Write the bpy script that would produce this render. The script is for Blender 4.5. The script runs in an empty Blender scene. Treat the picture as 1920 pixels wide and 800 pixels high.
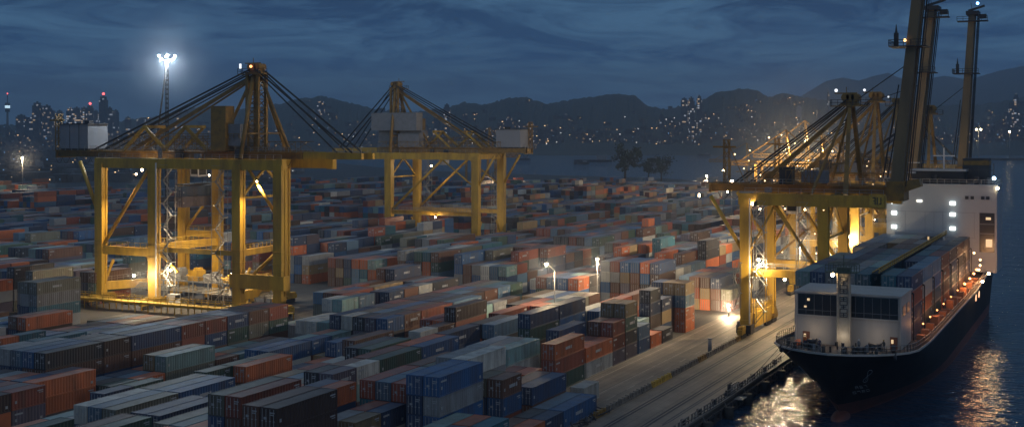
import bpy, math, random
import numpy as np
from mathutils import Vector, Matrix

sc = bpy.context.scene
R = math.radians
rnd = random.Random(11)

# ------------------------------------------------------------------ camera
TH = R(26.25); CT, ST = math.cos(TH), math.sin(TH)
F = 2312.0; HZ = 250.0; CH = 42.0          # focal length in px of the 1920 px frame, horizon row, camera height
cam_d = bpy.data.cameras.new('camera'); cam = bpy.data.objects.new('camera', cam_d)
sc.collection.objects.link(cam); sc.camera = cam
cam.location = (0, 0, CH); cam.rotation_euler = (R(90), 0, TH - R(90))
cam_d.sensor_width = 36; cam_d.lens = F / 1920 * 36; cam_d.shift_y = -(400 - HZ) / 1920
cam_d.clip_start = 1; cam_d.clip_end = 40000

# ------------------------------------------------------------------ light
SUN_EL, SUN_AZ = R(50), R(230)
sc.view_settings.view_transform = 'Standard'; sc.view_settings.look = 'None'
sc.view_settings.exposure = 0.0; sc.view_settings.gamma = 1.0; sc.view_settings.use_curve_mapping = False
W = bpy.data.worlds.new('World'); sc.world = W; W.use_nodes = True
nt = W.node_tree; nt.nodes.clear(); N = nt.nodes.new; L = nt.links.new
out = N('ShaderNodeOutputWorld'); bg = N('ShaderNodeBackground'); bg2 = N('ShaderNodeBackground'); add = N('ShaderNodeAddShader')
sky = N('ShaderNodeTexSky'); sky.sky_type = 'NISHITA'; sky.sun_disc = False; sky.sun_elevation = SUN_EL; sky.sun_rotation = SUN_AZ
L(sky.outputs[0], bg.inputs[0]); bg.inputs[1].default_value = 0.0012
tc = N('ShaderNodeTexCoord'); sep = N('ShaderNodeSeparateXYZ'); L(tc.outputs['Generated'], sep.inputs[0])
# cloud deck seen in perspective: direction divided by height above the horizon
zz = N('ShaderNodeMath'); zz.operation = 'MAXIMUM'; L(sep.outputs[2], zz.inputs[0]); zz.inputs[1].default_value = 0.0
za = N('ShaderNodeMath'); za.operation = 'ADD'; L(zz.outputs[0], za.inputs[0]); za.inputs[1].default_value = 0.115
dx = N('ShaderNodeMath'); dx.operation = 'DIVIDE'; L(sep.outputs[0], dx.inputs[0]); L(za.outputs[0], dx.inputs[1])
dy = N('ShaderNodeMath'); dy.operation = 'DIVIDE'; L(sep.outputs[1], dy.inputs[0]); L(za.outputs[0], dy.inputs[1])
cb = N('ShaderNodeCombineXYZ'); L(dx.outputs[0], cb.inputs[0]); L(dy.outputs[0], cb.inputs[1])
nz = N('ShaderNodeTexNoise'); nz.inputs['Scale'].default_value = 1.5; nz.inputs['Detail'].default_value = 7; nz.inputs['Roughness'].default_value = 0.72
nz.inputs['Distortion'].default_value = 0.9
L(cb.outputs[0], nz.inputs['Vector'])
cr = N('ShaderNodeValToRGB'); L(nz.outputs['Fac'], cr.inputs[0])
cr.color_ramp.elements[0].position = 0.40; cr.color_ramp.elements[0].color = (0, 0, 0, 1)
cr.color_ramp.elements[1].position = 0.62; cr.color_ramp.elements[1].color = (1, 1, 1, 1)
g = N('ShaderNodeValToRGB'); L(sep.outputs[2], g.inputs[0])
e = g.color_ramp.elements
e[0].position = 0.0; e[0].color = (0.040, 0.090, 0.170, 1)
e[1].position = 1.0; e[1].color = (0.012, 0.028, 0.055, 1)
m = g.color_ramp.elements.new(0.06); m.color = (0.008, 0.046, 0.130, 1)
m = g.color_ramp.elements.new(0.13); m.color = (0.004, 0.020, 0.058, 1)
mx = N('ShaderNodeMix'); mx.data_type = 'RGBA'; L(g.outputs[0], mx.inputs[6]); mx.inputs[7].default_value = (0.048, 0.122, 0.220, 1)
mf = N('ShaderNodeMath'); mf.operation = 'MULTIPLY'; L(cr.outputs[0], mf.inputs[0]); mf.inputs[1].default_value = 0.85
L(mf.outputs[0], mx.inputs[0])
L(mx.outputs[2], bg2.inputs[0]); bg2.inputs[1].default_value = 1.6
L(bg.outputs[0], add.inputs[0]); L(bg2.outputs[0], add.inputs[1]); L(add.outputs[0], out.inputs[0])

sd = bpy.data.lights.new('sun', 'SUN'); sun = bpy.data.objects.new('sun', sd); sc.collection.objects.link(sun)
sd.energy = 0.35; sd.angle = R(40); sd.color = (1.0, 0.95, 0.90)      # last light through the overcast
sun.rotation_euler = (R(90) - SUN_EL, 0, R(-40))

# ------------------------------------------------------------------ render settings
sc.cycles.use_denoising = True
sc.cycles.max_bounces = 5; sc.cycles.diffuse_bounces = 2; sc.cycles.glossy_bounces = 3; sc.cycles.volume_bounces = 0
sc.cycles.sample_clamp_indirect = 3.0; sc.cycles.use_light_tree = True
sc.cycles.volume_step_rate = 5; sc.cycles.volume_max_steps = 64

# ------------------------------------------------------------------ geometry helpers
def at(px, py, z):
    D = F * (CH - z) / (py - HZ); r = (px - 960) / F * D
    return Vector((D * CT + r * ST, D * ST - r * CT, z))
def atD(px, D, z=0.0):
    r = (px - 960) / F * D
    return Vector((D * CT + r * ST, D * ST - r * CT, z))
def proj(x, y, z):
    D = x * CT + y * ST; r = x * ST - y * CT
    return 960 + F * r / D, HZ + F * (CH - z) / D, D

class MB:
    def __init__(s): s.v = []; s.f = []; s.m = []; s.mi = 0; s.sm = []
    def quad(s, a, b, c, d):
        n = len(s.v); s.v += [tuple(a), tuple(b), tuple(c), tuple(d)]; s.f.append((n, n+1, n+2, n+3)); s.m.append(s.mi); s.sm.append(False)
    def box(s, x0, x1, y0, y1, z0, z1):
        if x0 > x1: x0, x1 = x1, x0
        if y0 > y1: y0, y1 = y1, y0
        n = len(s.v)
        s.v += [(x0,y0,z0),(x1,y0,z0),(x1,y1,z0),(x0,y1,z0),(x0,y0,z1),(x1,y0,z1),(x1,y1,z1),(x0,y1,z1)]
        for q in ((0,3,2,1),(4,5,6,7),(0,1,5,4),(1,2,6,5),(2,3,7,6),(3,0,4,7)):
            s.f.append(tuple(n+i for i in q)); s.m.append(s.mi); s.sm.append(False)
        return s
    def beam(s, p, q, w, h=None, w2=None, h2=None):
        p = Vector(p); q = Vector(q); h = h or w; w2 = w2 or w; h2 = h2 or h
        d = (q - p).normalized(); up = Vector((0,0,1)) if abs(d.z) < 0.98 else Vector((0,1,0))
        a = d.cross(up).normalized(); b = a.cross(d).normalized(); n = len(s.v)
        for c, ww, hh in ((p, w, h), (q, w2, h2)):
            for sx, sy in ((-1,-1),(1,-1),(1,1),(-1,1)):
                s.v.append(tuple(c + a*sx*ww/2 + b*sy*hh/2))
        for t in ((0,3,2,1),(4,5,6,7),(0,1,5,4),(1,2,6,5),(2,3,7,6),(3,0,4,7)):
            s.f.append(tuple(n+i for i in t)); s.m.append(s.mi); s.sm.append(False)
        return s
    def tube(s, p, q, r, k=6, r2=None):
        p = Vector(p); q = Vector(q); r2 = r if r2 is None else r2
        d = (q - p).normalized(); up = Vector((0,0,1)) if abs(d.z) < 0.98 else Vector((0,1,0))
        a = d.cross(up).normalized(); b = a.cross(d).normalized(); n = len(s.v)
        for c, rr in ((p, r), (q, r2)):
            for i in range(k):
                t = 2*math.pi*i/k; s.v.append(tuple(c + a*rr*math.cos(t) + b*rr*math.sin(t)))
        for i in range(k):
            j = (i+1) % k; s.f.append((n+i, n+j, n+k+j, n+k+i)); s.m.append(s.mi); s.sm.append(k > 6)
        s.f.append(tuple(n+i for i in reversed(range(k)))); s.m.append(s.mi); s.sm.append(False)
        s.f.append(tuple(n+k+i for i in range(k))); s.m.append(s.mi); s.sm.append(False)
        return s
    def path(s, pts, r, k=5):
        for a, b in zip(pts, pts[1:]): s.tube(a, b, r, k)
        return s
    def ball(s, c, r, nu=10, nv=6, sz=1.0):
        c = Vector(c); n = len(s.v)
        for j in range(nv+1):
            ph = math.pi*j/nv
            for i in range(nu):
                t = 2*math.pi*i/nu
                s.v.append((c.x+r*math.sin(ph)*math.cos(t), c.y+r*math.sin(ph)*math.sin(t), c.z+r*sz*math.cos(ph)))
        for j in range(nv):
            for i in range(nu):
                k = (i+1) % nu
                s.f.append((n+j*nu+i, n+(j+1)*nu+i, n+(j+1)*nu+k, n+j*nu+k)); s.m.append(s.mi); s.sm.append(True)
        return s
    def lattice(s, p, q, w, seg, t=0.12, r=0.08):
        """square lattice mast from p to q"""
        p = Vector(p); q = Vector(q); d = (q - p); ln = d.length; d.normalize()
        up = Vector((0,0,1)) if abs(d.z) < 0.9 else Vector((0,1,0))
        a = d.cross(up).normalized(); b = a.cross(d).normalized()
        cs = [a*sx*w/2 + b*sy*w/2 for sx, sy in ((-1,-1),(1,-1),(1,1),(-1,1))]
        for c in cs: s.beam(p+c, q+c, t)
        for i in range(seg):
            z0 = p + d*ln*i/seg; z1 = p + d*ln*(i+1)/seg
            for j in range(4):
                k = (j+1) % 4
                s.beam(z0+cs[j], z1+cs[k] if i % 2 else z1+cs[k], r)
                s.beam(z1+cs[j], z1+cs[k], r)
        return s
    def rail(s, pts, h=1.1, step=2.0, r=0.035, mid=True):
        for a, b in zip(pts, pts[1:]):
            a = Vector(a); b = Vector(b); u = Vector((0,0,h))
            s.beam(a+u, b+u, r*2); 
            if mid: s.beam(a+u*0.5, b+u*0.5, r*1.6)
            n = max(1, int((b-a).length/step))
            for i in range(n+1):
                c = a + (b-a)*i/n; s.beam(c, c+u, r*2)
        return s
    def build(s, name, mats, parent=None, loc=None):
        me = bpy.data.meshes.new(name); me.from_pydata(s.v, [], s.f)
        if not isinstance(mats, (list, tuple)): mats = [mats]
        for m_ in mats: me.materials.append(m_)
        me.polygons.foreach_set('material_index', s.m); me.polygons.foreach_set('use_smooth', s.sm)
        me.update()
        o = bpy.data.objects.new(name, me); sc.collection.objects.link(o)
        if parent: o.parent = parent
        if loc is not None: o.location = loc
        return o

def tag(o, label=None, cat=None, group=None, kind=None):
    if label: o['label'] = label
    if cat: o['category'] = cat
    if group: o['group'] = group
    if kind: o['kind'] = kind
    return o
def empty(name, loc, rz=0.0, **k):
    o = bpy.data.objects.new(name, None); sc.collection.objects.link(o); o.location = loc; o.rotation_euler = (0, 0, rz)
    o.empty_display_size = 1
    return tag(o, **k)
def kids(o): return [c for c in bpy.data.objects if c.parent == o]
def short(l): return ' '.join(l.split()[:16])
def copy_tree(o, parent=None):
    ks = kids(o); c = o.copy(); sc.collection.objects.link(c)
    if parent: c.parent = parent
    for k in ks: copy_tree(k, c)
    return c

# ------------------------------------------------------------------ materials
def mat(name, col, rough=0.6, metal=0.0, dirt=0.0, dirtcol=(0.06,0.045,0.035), scale=0.6, bump=0.0, bscale=8.0, spec=0.5, objcol=False, attr=None, streak=False, dust=0.0):
    M_ = bpy.data.materials.new(name); M_.use_nodes = True; t = M_.node_tree; n = t.nodes; l = t.links.new
    b = n['Principled BSDF']; b.inputs['Roughness'].default_value = rough; b.inputs['Metallic'].default_value = metal
    b.inputs['Specular IOR Level'].default_value = spec
    tc = n.new('ShaderNodeTexCoord')
    if objcol: src = n.new('ShaderNodeObjectInfo').outputs['Color']; rv = n[-1].outputs['Random']
    elif attr: a = n.new('ShaderNodeAttribute'); a.attribute_name = attr; src = a.outputs['Color']
    else:
        c = n.new('ShaderNodeRGB'); c.outputs[0].default_value = (*col, 1); src = c.outputs[0]
    if dirt > 0:
        mp = n.new('ShaderNodeMapping'); l(tc.outputs['Object'], mp.inputs[0])
        if streak: mp.inputs['Scale'].default_value = (1, 1, 0.18)
        ns = n.new('ShaderNodeTexNoise'); ns.noise_dimensions = '4D'; ns.inputs['Scale'].default_value = scale; ns.inputs['Detail'].default_value = 6; ns.inputs['Roughness'].default_value = 0.65
        l(mp.outputs[0], ns.inputs['Vector'])
        if objcol:
            mm = n.new('ShaderNodeMath'); mm.operation = 'MULTIPLY'; mm.inputs[1].default_value = 37.0; l(rv, mm.inputs[0]); l(mm.outputs[0], ns.inputs['W'])
        r_ = n.new('ShaderNodeValToRGB'); r_.color_ramp.elements[0].position = 0.42; r_.color_ramp.elements[1].position = 0.72; l(ns.outputs['Fac'], r_.inputs[0])
        k = n.new('ShaderNodeMath'); k.operation = 'MULTIPLY'; k.inputs[1].default_value = dirt; l(r_.outputs[0], k.inputs[0])
        x = n.new('ShaderNodeMix'); x.data_type = 'RGBA'; l(k.outputs[0], x.inputs[0]); l(src, x.inputs[6]); x.inputs[7].default_value = (*dirtcol, 1)
        src = x.outputs[2]
    if dust > 0:                                     # weathered, dusty roofs
        ge = n.new('ShaderNodeNewGeometry'); sp = n.new('ShaderNodeSeparateXYZ'); l(ge.outputs['True Normal'], sp.inputs[0])
        gt = n.new('ShaderNodeMath'); gt.operation = 'GREATER_THAN'; gt.inputs[1].default_value = 0.8; l(sp.outputs[2], gt.inputs[0])
        ns2 = n.new('ShaderNodeTexNoise'); ns2.inputs['Scale'].default_value = 0.5; ns2.inputs['Detail'].default_value = 5; l(tc.outputs['Object'], ns2.inputs['Vector'])
        k2 = n.new('ShaderNodeMath'); k2.operation = 'MULTIPLY'; l(gt.outputs[0], k2.inputs[0]); l(ns2.outputs['Fac'], k2.inputs[1])
        k3 = n.new('ShaderNodeMath'); k3.operation = 'MULTIPLY'; l(k2.outputs[0], k3.inputs[0]); k3.inputs[1].default_value = dust*1.6
        x2 = n.new('ShaderNodeMix'); x2.data_type = 'RGBA'; l(k3.outputs[0], x2.inputs[0]); l(src, x2.inputs[6]); x2.inputs[7].default_value = (0.24, 0.235, 0.225, 1)
        src = x2.outputs[2]
    l(src, b.inputs['Base Color'])
    if bump > 0:
        nb = n.new('ShaderNodeTexNoise'); nb.inputs['Scale'].default_value = bscale; nb.inputs['Detail'].default_value = 4; l(tc.outputs['Object'], nb.inputs['Vector'])
        bp = n.new('ShaderNodeBump'); bp.inputs['Strength'].default_value = bump; bp.inputs['Distance'].default_value = 0.1; l(nb.outputs['Fac'], bp.inputs['Height']); l(bp.outputs[0], b.inputs['Normal'])
    return M_
def glow(name, col, s):
    M_ = bpy.data.materials.new(name); M_.use_nodes = True; b = M_.node_tree.nodes['Principled BSDF']
    b.inputs['Base Color'].default_value = (0.6, 0.6, 0.6, 1); b.inputs['Emission Color'].default_value = (*col, 1); b.inputs['Emission Strength'].default_value = s
    M_.cycles.emission_sampling = 'NONE'
    return M_

YEL = mat('crane_yellow', (0.50, 0.30, 0.03), 0.5, dirt=0.75, dirtcol=(0.13, 0.07, 0.03), scale=0.45, streak=True)
YEL2 = mat('crane_yellow_worn', (0.27, 0.155, 0.03), 0.6, dirt=0.8, dirtcol=(0.07, 0.045, 0.03), scale=0.6)
BOOM = mat('boom_steel', (0.21, 0.15, 0.075), 0.55, dirt=0.6, dirtcol=(0.06, 0.045, 0.035), scale=0.3, streak=True)
DARK = mat('dark_steel', (0.035, 0.035, 0.04), 0.6, dirt=0.4, scale=1.0)
STEEL = mat('galvanised_steel', (0.34, 0.34, 0.33), 0.5, 0.4, dirt=0.4, scale=1.0)
CABLE = mat('cable_black', (0.012, 0.012, 0.014), 0.5)
HOUSE = mat('house_panel', (0.22, 0.23, 0.26), 0.6, dirt=0.4, dirtcol=(0.16, 0.15, 0.14), scale=0.4, streak=True)
GREY = mat('grey_paint', (0.20, 0.21, 0.23), 0.6, dirt=0.4, scale=0.6)
WHITE = mat('white_paint', (0.62, 0.62, 0.62), 0.55, dirt=0.35, dirtcol=(0.28, 0.24, 0.2), scale=0.35, streak=True)
WINM = mat('dark_glass', (0.010, 0.012, 0.015), 0.3, spec=0.8)
RUB = mat('rubber_black', (0.02, 0.02, 0.02), 0.8)
BYEL = mat('barrier_yellow', (0.55, 0.36, 0.05), 0.65, dirt=0.6, scale=1.2)
BGRY = mat('barrier_concrete', (0.20, 0.18, 0.155), 0.85, dirt=0.6, scale=1.0)
CONT = mat('container_paint', (0, 0, 0), 0.55, objcol=True, dirt=0.72, dirtcol=(0.075, 0.05, 0.038), scale=0.55, streak=True, dust=0.34)
CONTS = mat('container_paint_far', (0, 0, 0), 0.6, attr='paint', dirt=0.4, dirtcol=(0.075, 0.05, 0.038), scale=0.2, dust=0.34)
MARK = mat('stencil_white', (0.33, 0.34, 0.35), 0.7)
SKIN = mat('skin', (0.35, 0.2, 0.14), 0.6)
HIVIS = mat('hi_vis_orange', (0.75, 0.22, 0.04), 0.7)
NAVYC = mat('navy_cloth', (0.03, 0.04, 0.07), 0.8)
LAMPW = glow('lamp_warm', (1.0, 0.72, 0.38), 60)
LAMPC = glow('lamp_cool', (0.85, 0.95, 1.0), 60)
LAMPG = glow('lamp_gold', (1.0, 0.62, 0.28), 5)
LAMPO = glow('lamp_orange', (1.0, 0.36, 0.10), 3.5)
WINL = glow('window_lit', (1.0, 0.66, 0.30), 0.7)
WINB = glow('window_blue', (0.35, 0.65, 1.0), 1.2)

# ------------------------------------------------------------------ ground, quay, water
def poly_prism(name, pts, z0, z1, m_, kind='structure'):
    n = len(pts); v = [(x, y, z1) for x, y in pts] + [(x, y, z0) for x, y in pts]
    f = [tuple(range(n))] + [(i, n+i, n+(i+1) % n, (i+1) % n) for i in range(n)]
    me = bpy.data.meshes.new(name); me.from_pydata(v, [], f); me.materials.append(m_); me.update()
    o = bpy.data.objects.new(name, me); sc.collection.objects.link(o); o['kind'] = kind
    return o
def ground_mat(name, c1, c2, rough, sx=1.0, scale=0.05, joint=None):
    M_ = bpy.data.materials.new(name); M_.use_nodes = True; t = M_.node_tree; n = t.nodes; l = t.links.new
    b = n['Principled BSDF']; tc = n.new('ShaderNodeTexCoord'); mp = n.new('ShaderNodeMapping'); l(tc.outputs['Object'], mp.inputs[0]); mp.inputs['Scale'].default_value = (sx, 1, 1)
    a = n.new('ShaderNodeTexNoise'); a.inputs['Scale'].default_value = scale; a.inputs['Detail'].default_value = 8; a.inputs['Roughness'].default_value = 0.7; l(mp.outputs[0], a.inputs['Vector'])
    r_ = n.new('ShaderNodeValToRGB'); r_.color_ramp.elements[0].position = 0.35; r_.color_ramp.elements[1].position = 0.68
    r_.color_ramp.elements[0].color = (*c1, 1); r_.color_ramp.elements[1].color = (*c2, 1); l(a.outputs['Fac'], r_.inputs[0]); src = r_.outputs[0]
    # tyre tracks and drag marks along the quay
    mp2 = n.new('ShaderNodeMapping'); l(tc.outputs['Object'], mp2.inputs[0]); mp2.inputs['Scale'].default_value = (0.02, 1.1, 1)
    a2 = n.new('ShaderNodeTexNoise'); a2.inputs['Scale'].default_value = 1.0; a2.inputs['Detail'].default_value = 4; l(mp2.outputs[0], a2.inputs['Vector'])
    r2 = n.new('ShaderNodeValToRGB'); r2.color_ramp.elements[0].position = 0.38; r2.color_ramp.elements[1].position = 0.62
    r2.color_ramp.elements[0].color = (0.5, 0.5, 0.5, 1); r2.color_ramp.elements[1].color = (1, 1, 1, 1); l(a2.outputs['Fac'], r2.inputs[0])
    x = n.new('ShaderNodeMix'); x.data_type = 'RGBA'; x.blend_type = 'MULTIPLY'; x.inputs[0].default_value = 0.5; l(src, x.inputs[6]); l(r2.outputs[0], x.inputs[7]); src = x.outputs[2]
    if joint:
        bk = n.new('ShaderNodeTexBrick'); l(tc.outputs['Object'], bk.inputs['Vector']); bk.inputs['Scale'].default_value = 1.0
        bk.inputs['Brick Width'].default_value = joint[0]; bk.inputs['Row Height'].default_value = joint[1]; bk.inputs['Mortar Size'].default_value = 0.05
        bk.inputs['Color1'].default_value = (1, 1, 1, 1); bk.inputs['Color2'].default_value = (0.78, 0.78, 0.78, 1); bk.inputs['Mortar'].default_value = (0.35, 0.35, 0.35, 1)
        x3 = n.new('ShaderNodeMix'); x3.data_type = 'RGBA'; x3.blend_type = 'MULTIPLY'; x3.inputs[0].default_value = 0.75; l(src, x3.inputs[6]); l(bk.outputs[0], x3.inputs[7]); src = x3.outputs[2]
    l(src, b.inputs['Base Color']); b.inputs['Roughness'].default_value = rough
    rr = n.new('ShaderNodeMapRange'); l(a.outputs['Fac'], rr.inputs[0]); rr.inputs[3].default_value = rough - 0.2; rr.inputs[4].default_value = rough + 0.1; l(rr.outputs[0], b.inputs['Roughness'])
    return M_
GRD = ground_mat('yard_asphalt', (0.045, 0.042, 0.04), (0.10, 0.092, 0.08), 0.75, joint=(9, 4.5))
QUA = ground_mat('quay_concrete', (0.16, 0.13, 0.10), (0.33, 0.275, 0.21), 0.7, scale=0.08, joint=(5.0, 1.6))
# land: quay front, step at the berth, then the coast curving away to the far city
coast = [atD(1790, 455), atD(1700, 560), atD(1560, 760), atD(1430, 980), atD(1250, 1150), atD(1000, 1260), atD(760, 1420), atD(560, 2000), atD(520, 3200)]
land = [(-60, 55.5), (232, 55.5), (232, 51.0), (480, 51.0)] + [(p.x, p.y) for p in coast] + [(1500, 4500), (-800, 3600), (-800, 55.5)]
poly_prism('ground', land, -8, 0.0, GRD)
poly_prism('quay', [(-60, 55.504), (231.996, 55.504), (231.996, 51.004), (480, 51.004), (480, 69.2), (-60, 69.2)], -0.02, 0.006, QUA)
poly_prism('quay_road', [(-60, 69.7), (480, 69.7), (480, 82), (-60, 82)], -0.02, 0.005, ground_mat('road_concrete', (0.14, 0.115, 0.09), (0.32, 0.26, 0.19), 0.7, scale=0.06, joint=(6.0, 2.2)))
# quay wall face: fender beams, ladder gaps, edge kerb
b = MB()
for x in np.arange(-50, 232, 3.0):
    b.box(x, x+0.7, 55.0, 55.5, -5, -0.5)
for z in (-0.9, -2.0): b.box(-60, 232, 55.15, 55.5, z, z+0.35)
tag(b.build('quay_piling', DARK), kind='structure')
b = MB(); b.box(-60, 214, 55.52, 55.95, 0.006, 0.28)
tag(b.build('quay_kerb', BGRY), kind='structure')

def water_mat():
    M_ = bpy.data.materials.new('harbour_water'); M_.use_nodes = True; t = M_.node_tree; n = t.nodes; l = t.links.new
    b = n['Principled BSDF']; b.inputs['Base Color'].default_value = (0.010, 0.034, 0.075, 1); b.inputs['Roughness'].default_value = 0.03; b.inputs['IOR'].default_value = 1.33
    tc = n.new('ShaderNodeTexCoord'); mp = n.new('ShaderNodeMapping'); mp.inputs['Rotation'].default_value = (0, 0, -TH); mp.inputs['Scale'].default_value = (1.0, 0.42, 1); l(tc.outputs['Object'], mp.inputs[0])
    a = n.new('ShaderNodeTexNoise'); a.inputs['Scale'].default_value = 0.5; a.inputs['Detail'].default_value = 3.5; a.inputs['Roughness'].default_value = 0.6; l(mp.outputs[0], a.inputs['Vector'])
    a2 = n.new('ShaderNodeTexNoise'); a2.inputs['Scale'].default_value = 0.08; a2.inputs['Detail'].default_value = 3; l(mp.outputs[0], a2.inputs['Vector'])
    s_ = n.new('ShaderNodeMath'); s_.operation = 'MULTIPLY_ADD'; l(a2.outputs['Fac'], s_.inputs[0]); s_.inputs[1].default_value = 1.5; l(a.outputs['Fac'], s_.inputs[2])
    bp = n.new('ShaderNodeBump'); bp.inputs['Strength'].default_value = 1.0; bp.inputs['Distance'].default_value = 0.62; l(s_.outputs[0], bp.inputs['Height']); l(bp.outputs[0], b.inputs['Normal'])
    return M_
wm = MB(); wm.quad((-3000, -12000, -2), (16000, -12000, -2), (16000, 12000, -2), (-3000, 12000, -2))
tag(wm.build('water', water_mat()), kind='structure')

b = MB(); b.box(-60, 480, 80.2, 80.38, 0.0, 0.010); b.box(-60, 480, 75.4, 75.55, 0.0, 0.010)
for x in range(100, 300, 9): b.box(x, x+4, 72.6, 72.75, 0.0, 0.010)
tag(b.build('road_marking', mat('worn_line_paint', (0.42, 0.38, 0.30), 0.8, dirt=0.9, dirtcol=(0.16, 0.13, 0.10), scale=0.5)), kind='structure')
# crane rails in the quay (paired slots)
b = MB()
for y in (66.4, 65.8, 61.6, 61.0):
    b.box(-60, 480, y-0.17, y+0.17, 0.0, 0.012)
    b.box(-60, 480, y-0.03, y+0.03, 0.0, 0.05)
for y in (59.4, 58.9): b.box(172, 480, y-0.12, y+0.12, 0.0, 0.012)
pts = []
for i in range(13):
    t_ = i/12; pts.append((172 - 3.0*math.sin(t_*math.pi), 58.9 + 0.5*t_, 0.01))
for p, q in zip(pts, pts[1:]): b.beam(p, q, 0.16, 0.02)
tag(b.build('quay_rails', DARK), kind='structure')

# ------------------------------------------------------------------ hills (one heightfield, real distance)
ridge = [(-300,240),(0,238),(200,236),(300,222),(345,212),(380,207),(430,212),(500,205),(545,198),(600,187),(640,195),(700,212),(760,215),(830,212),(868,200),(905,203),(950,192),(985,190),(1020,203),(1050,198),(1085,192),(1110,188),(1150,186),(1190,187),(1212,204),(1245,210),(1275,206),(1300,205),(1330,190),(1350,181),(1390,175),(1420,178),(1440,190),(1470,185),(1505,190),(1560,196),(1620,200),(1700,205),(1780,205),(1860,200),(1930,190),(2000,180),(2300,190)]
back = [(-300,246),(400,240),(900,228),(1200,215),(1380,205),(1470,186),(1500,182),(1520,170),(1550,152),(1580,146),(1610,152),(1640,143),(1665,137),(1690,148),(1730,150),(1770,143),(1820,150),(1850,140),(1880,132),(1920,124),(1980,118),(2100,120),(2300,140)]
rx, ry = zip(*ridge); bx_, by_ = zip(*back)
def hnoise(a, d):
    return (math.sin(a*41+d*0.003)+math.sin(a*97+1.3+d*0.006)*0.6+math.sin(a*211+2.1-d*0.011)*0.35+math.sin(a*453+d*0.021)*0.2)
SHORE, RID, BAC = 2500.0, 3900.0, 7500.0
def terrain(px, D):
    a = px/1000.0
    Hr = CH + (HZ - np.interp(px, rx, ry))/F*RID; Hb = CH + (HZ - np.interp(px, bx_, by_))/F*BAC
    if D < SHORE: return -6.0
    if D <= RID:
        t_ = (D-SHORE)/(RID-SHORE); k = t_**1.35*(3-2*t_)/1.0
        h = 1.5 + (Hr-1.5)*min(1, k) + hnoise(a, D)*5*t_*(1-t_)*2
    else:
        t_ = min(1, (D-RID)/(BAC-RID)); lo = Hr*0.80
        h = lo + (Hr-lo)*math.exp(-(D-RID)/180) if Hr > lo else Hr
        h = h*(1-t_) + Hb*t_**1.4 if D > RID else h
    if D > BAC: h = Hb*0.85
    return h
def build_hills():
    pxs = np.arange(-320, 2330, 4.0)
    Ds = [SHORE-80, SHORE, SHORE+40, 2700, 2900, 3100, 3300, 3500, 3650, 3800, 3870, 3900, 3960, 4100, 4500, 5200, 6000, 6800, 7300, 7500, 7800]
    v = []; f = []; nr = len(Ds)
    rr = random.Random(5)
    for px in pxs:
        for D in Ds:
            z = terrain(px, D)
            if 3600 < D < 4000: z += rr.uniform(0, 9)       # tree tops on the crest
            elif D > SHORE+100: z += rr.uniform(0, 3)
            p = atD(px, D, z); v.append((p.x, p.y, p.z))
    for i in range(len(pxs)-1):
        for j in range(nr-1):
            a = i*nr+j; f.append((a, a+nr, a+nr+1, a+1))
    me = bpy.data.meshes.new('hills'); me.from_pydata(v, [], f)
    me.materials.append(mat('hill_forest', (0.05, 0.06, 0.05), 0.95, dirt=0.6, dirtcol=(0.015, 0.02, 0.018), scale=0.01)); me.update()
    o = bpy.data.objects.new('hills', me); sc.collection.objects.link(o); tag(o, kind='structure')
build_hills()

# ------------------------------------------------------------------ haze box
def haze(dens):
    b = MB(); b.box(-400, 9500, -7000, 9500, -9.0, 500)
    M_ = bpy.data.materials.new('haze_air'); M_.use_nodes = True; t = M_.node_tree; t.nodes.clear()
    o_ = t.nodes.new('ShaderNodeOutputMaterial'); v_ = t.nodes.new('ShaderNodeVolumePrincipled')
    v_.inputs['Color'].default_value = (0.72, 0.84, 1.0, 1); v_.inputs['Density'].default_value = dens; v_.inputs['Anisotropy'].default_value = 0.2
    t.links.new(v_.outputs[0], o_.inputs['Volume'])
    tag(b.build('haze', M_), 'thin blue evening haze over the whole harbour', 'haze', kind='stuff')
HAZE = 0.00016
haze(HAZE)

# ------------------------------------------------------------------ cranes
def stair_tower(mb, x, y, z0, z1, w=1.8):
    for sx in (-1, 1):
        for sy in (-1, 1): mb.beam((x+sx*w/2, y+sy*w/2, z0), (x+sx*w/2, y+sy*w/2, z1), 0.1)
    n = int((z1-z0)/2.6)
    for i in range(n):
        a = z0+(z1-z0)*i/n; c = z0+(z1-z0)*(i+1)/n; s_ = 1 if i % 2 else -1
        mb.beam((x, y-s_*w/2, a), (x, y+s_*w/2, c), 0.55, 0.12)
        mb.beam((x+0.35, y-s_*w/2, a+1), (x+0.35, y+s_*w/2, c+1), 0.07)
        mb.box(x-w/2, x+w/2, y+s_*w/2-0.35, y+s_*w/2+0.35, c-0.06, c+0.04)
        for q in (-1, 1): mb.beam((x+q*w/2, y-w/2, c+1), (x+q*w/2, y+w/2, c+1), 0.06)

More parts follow.
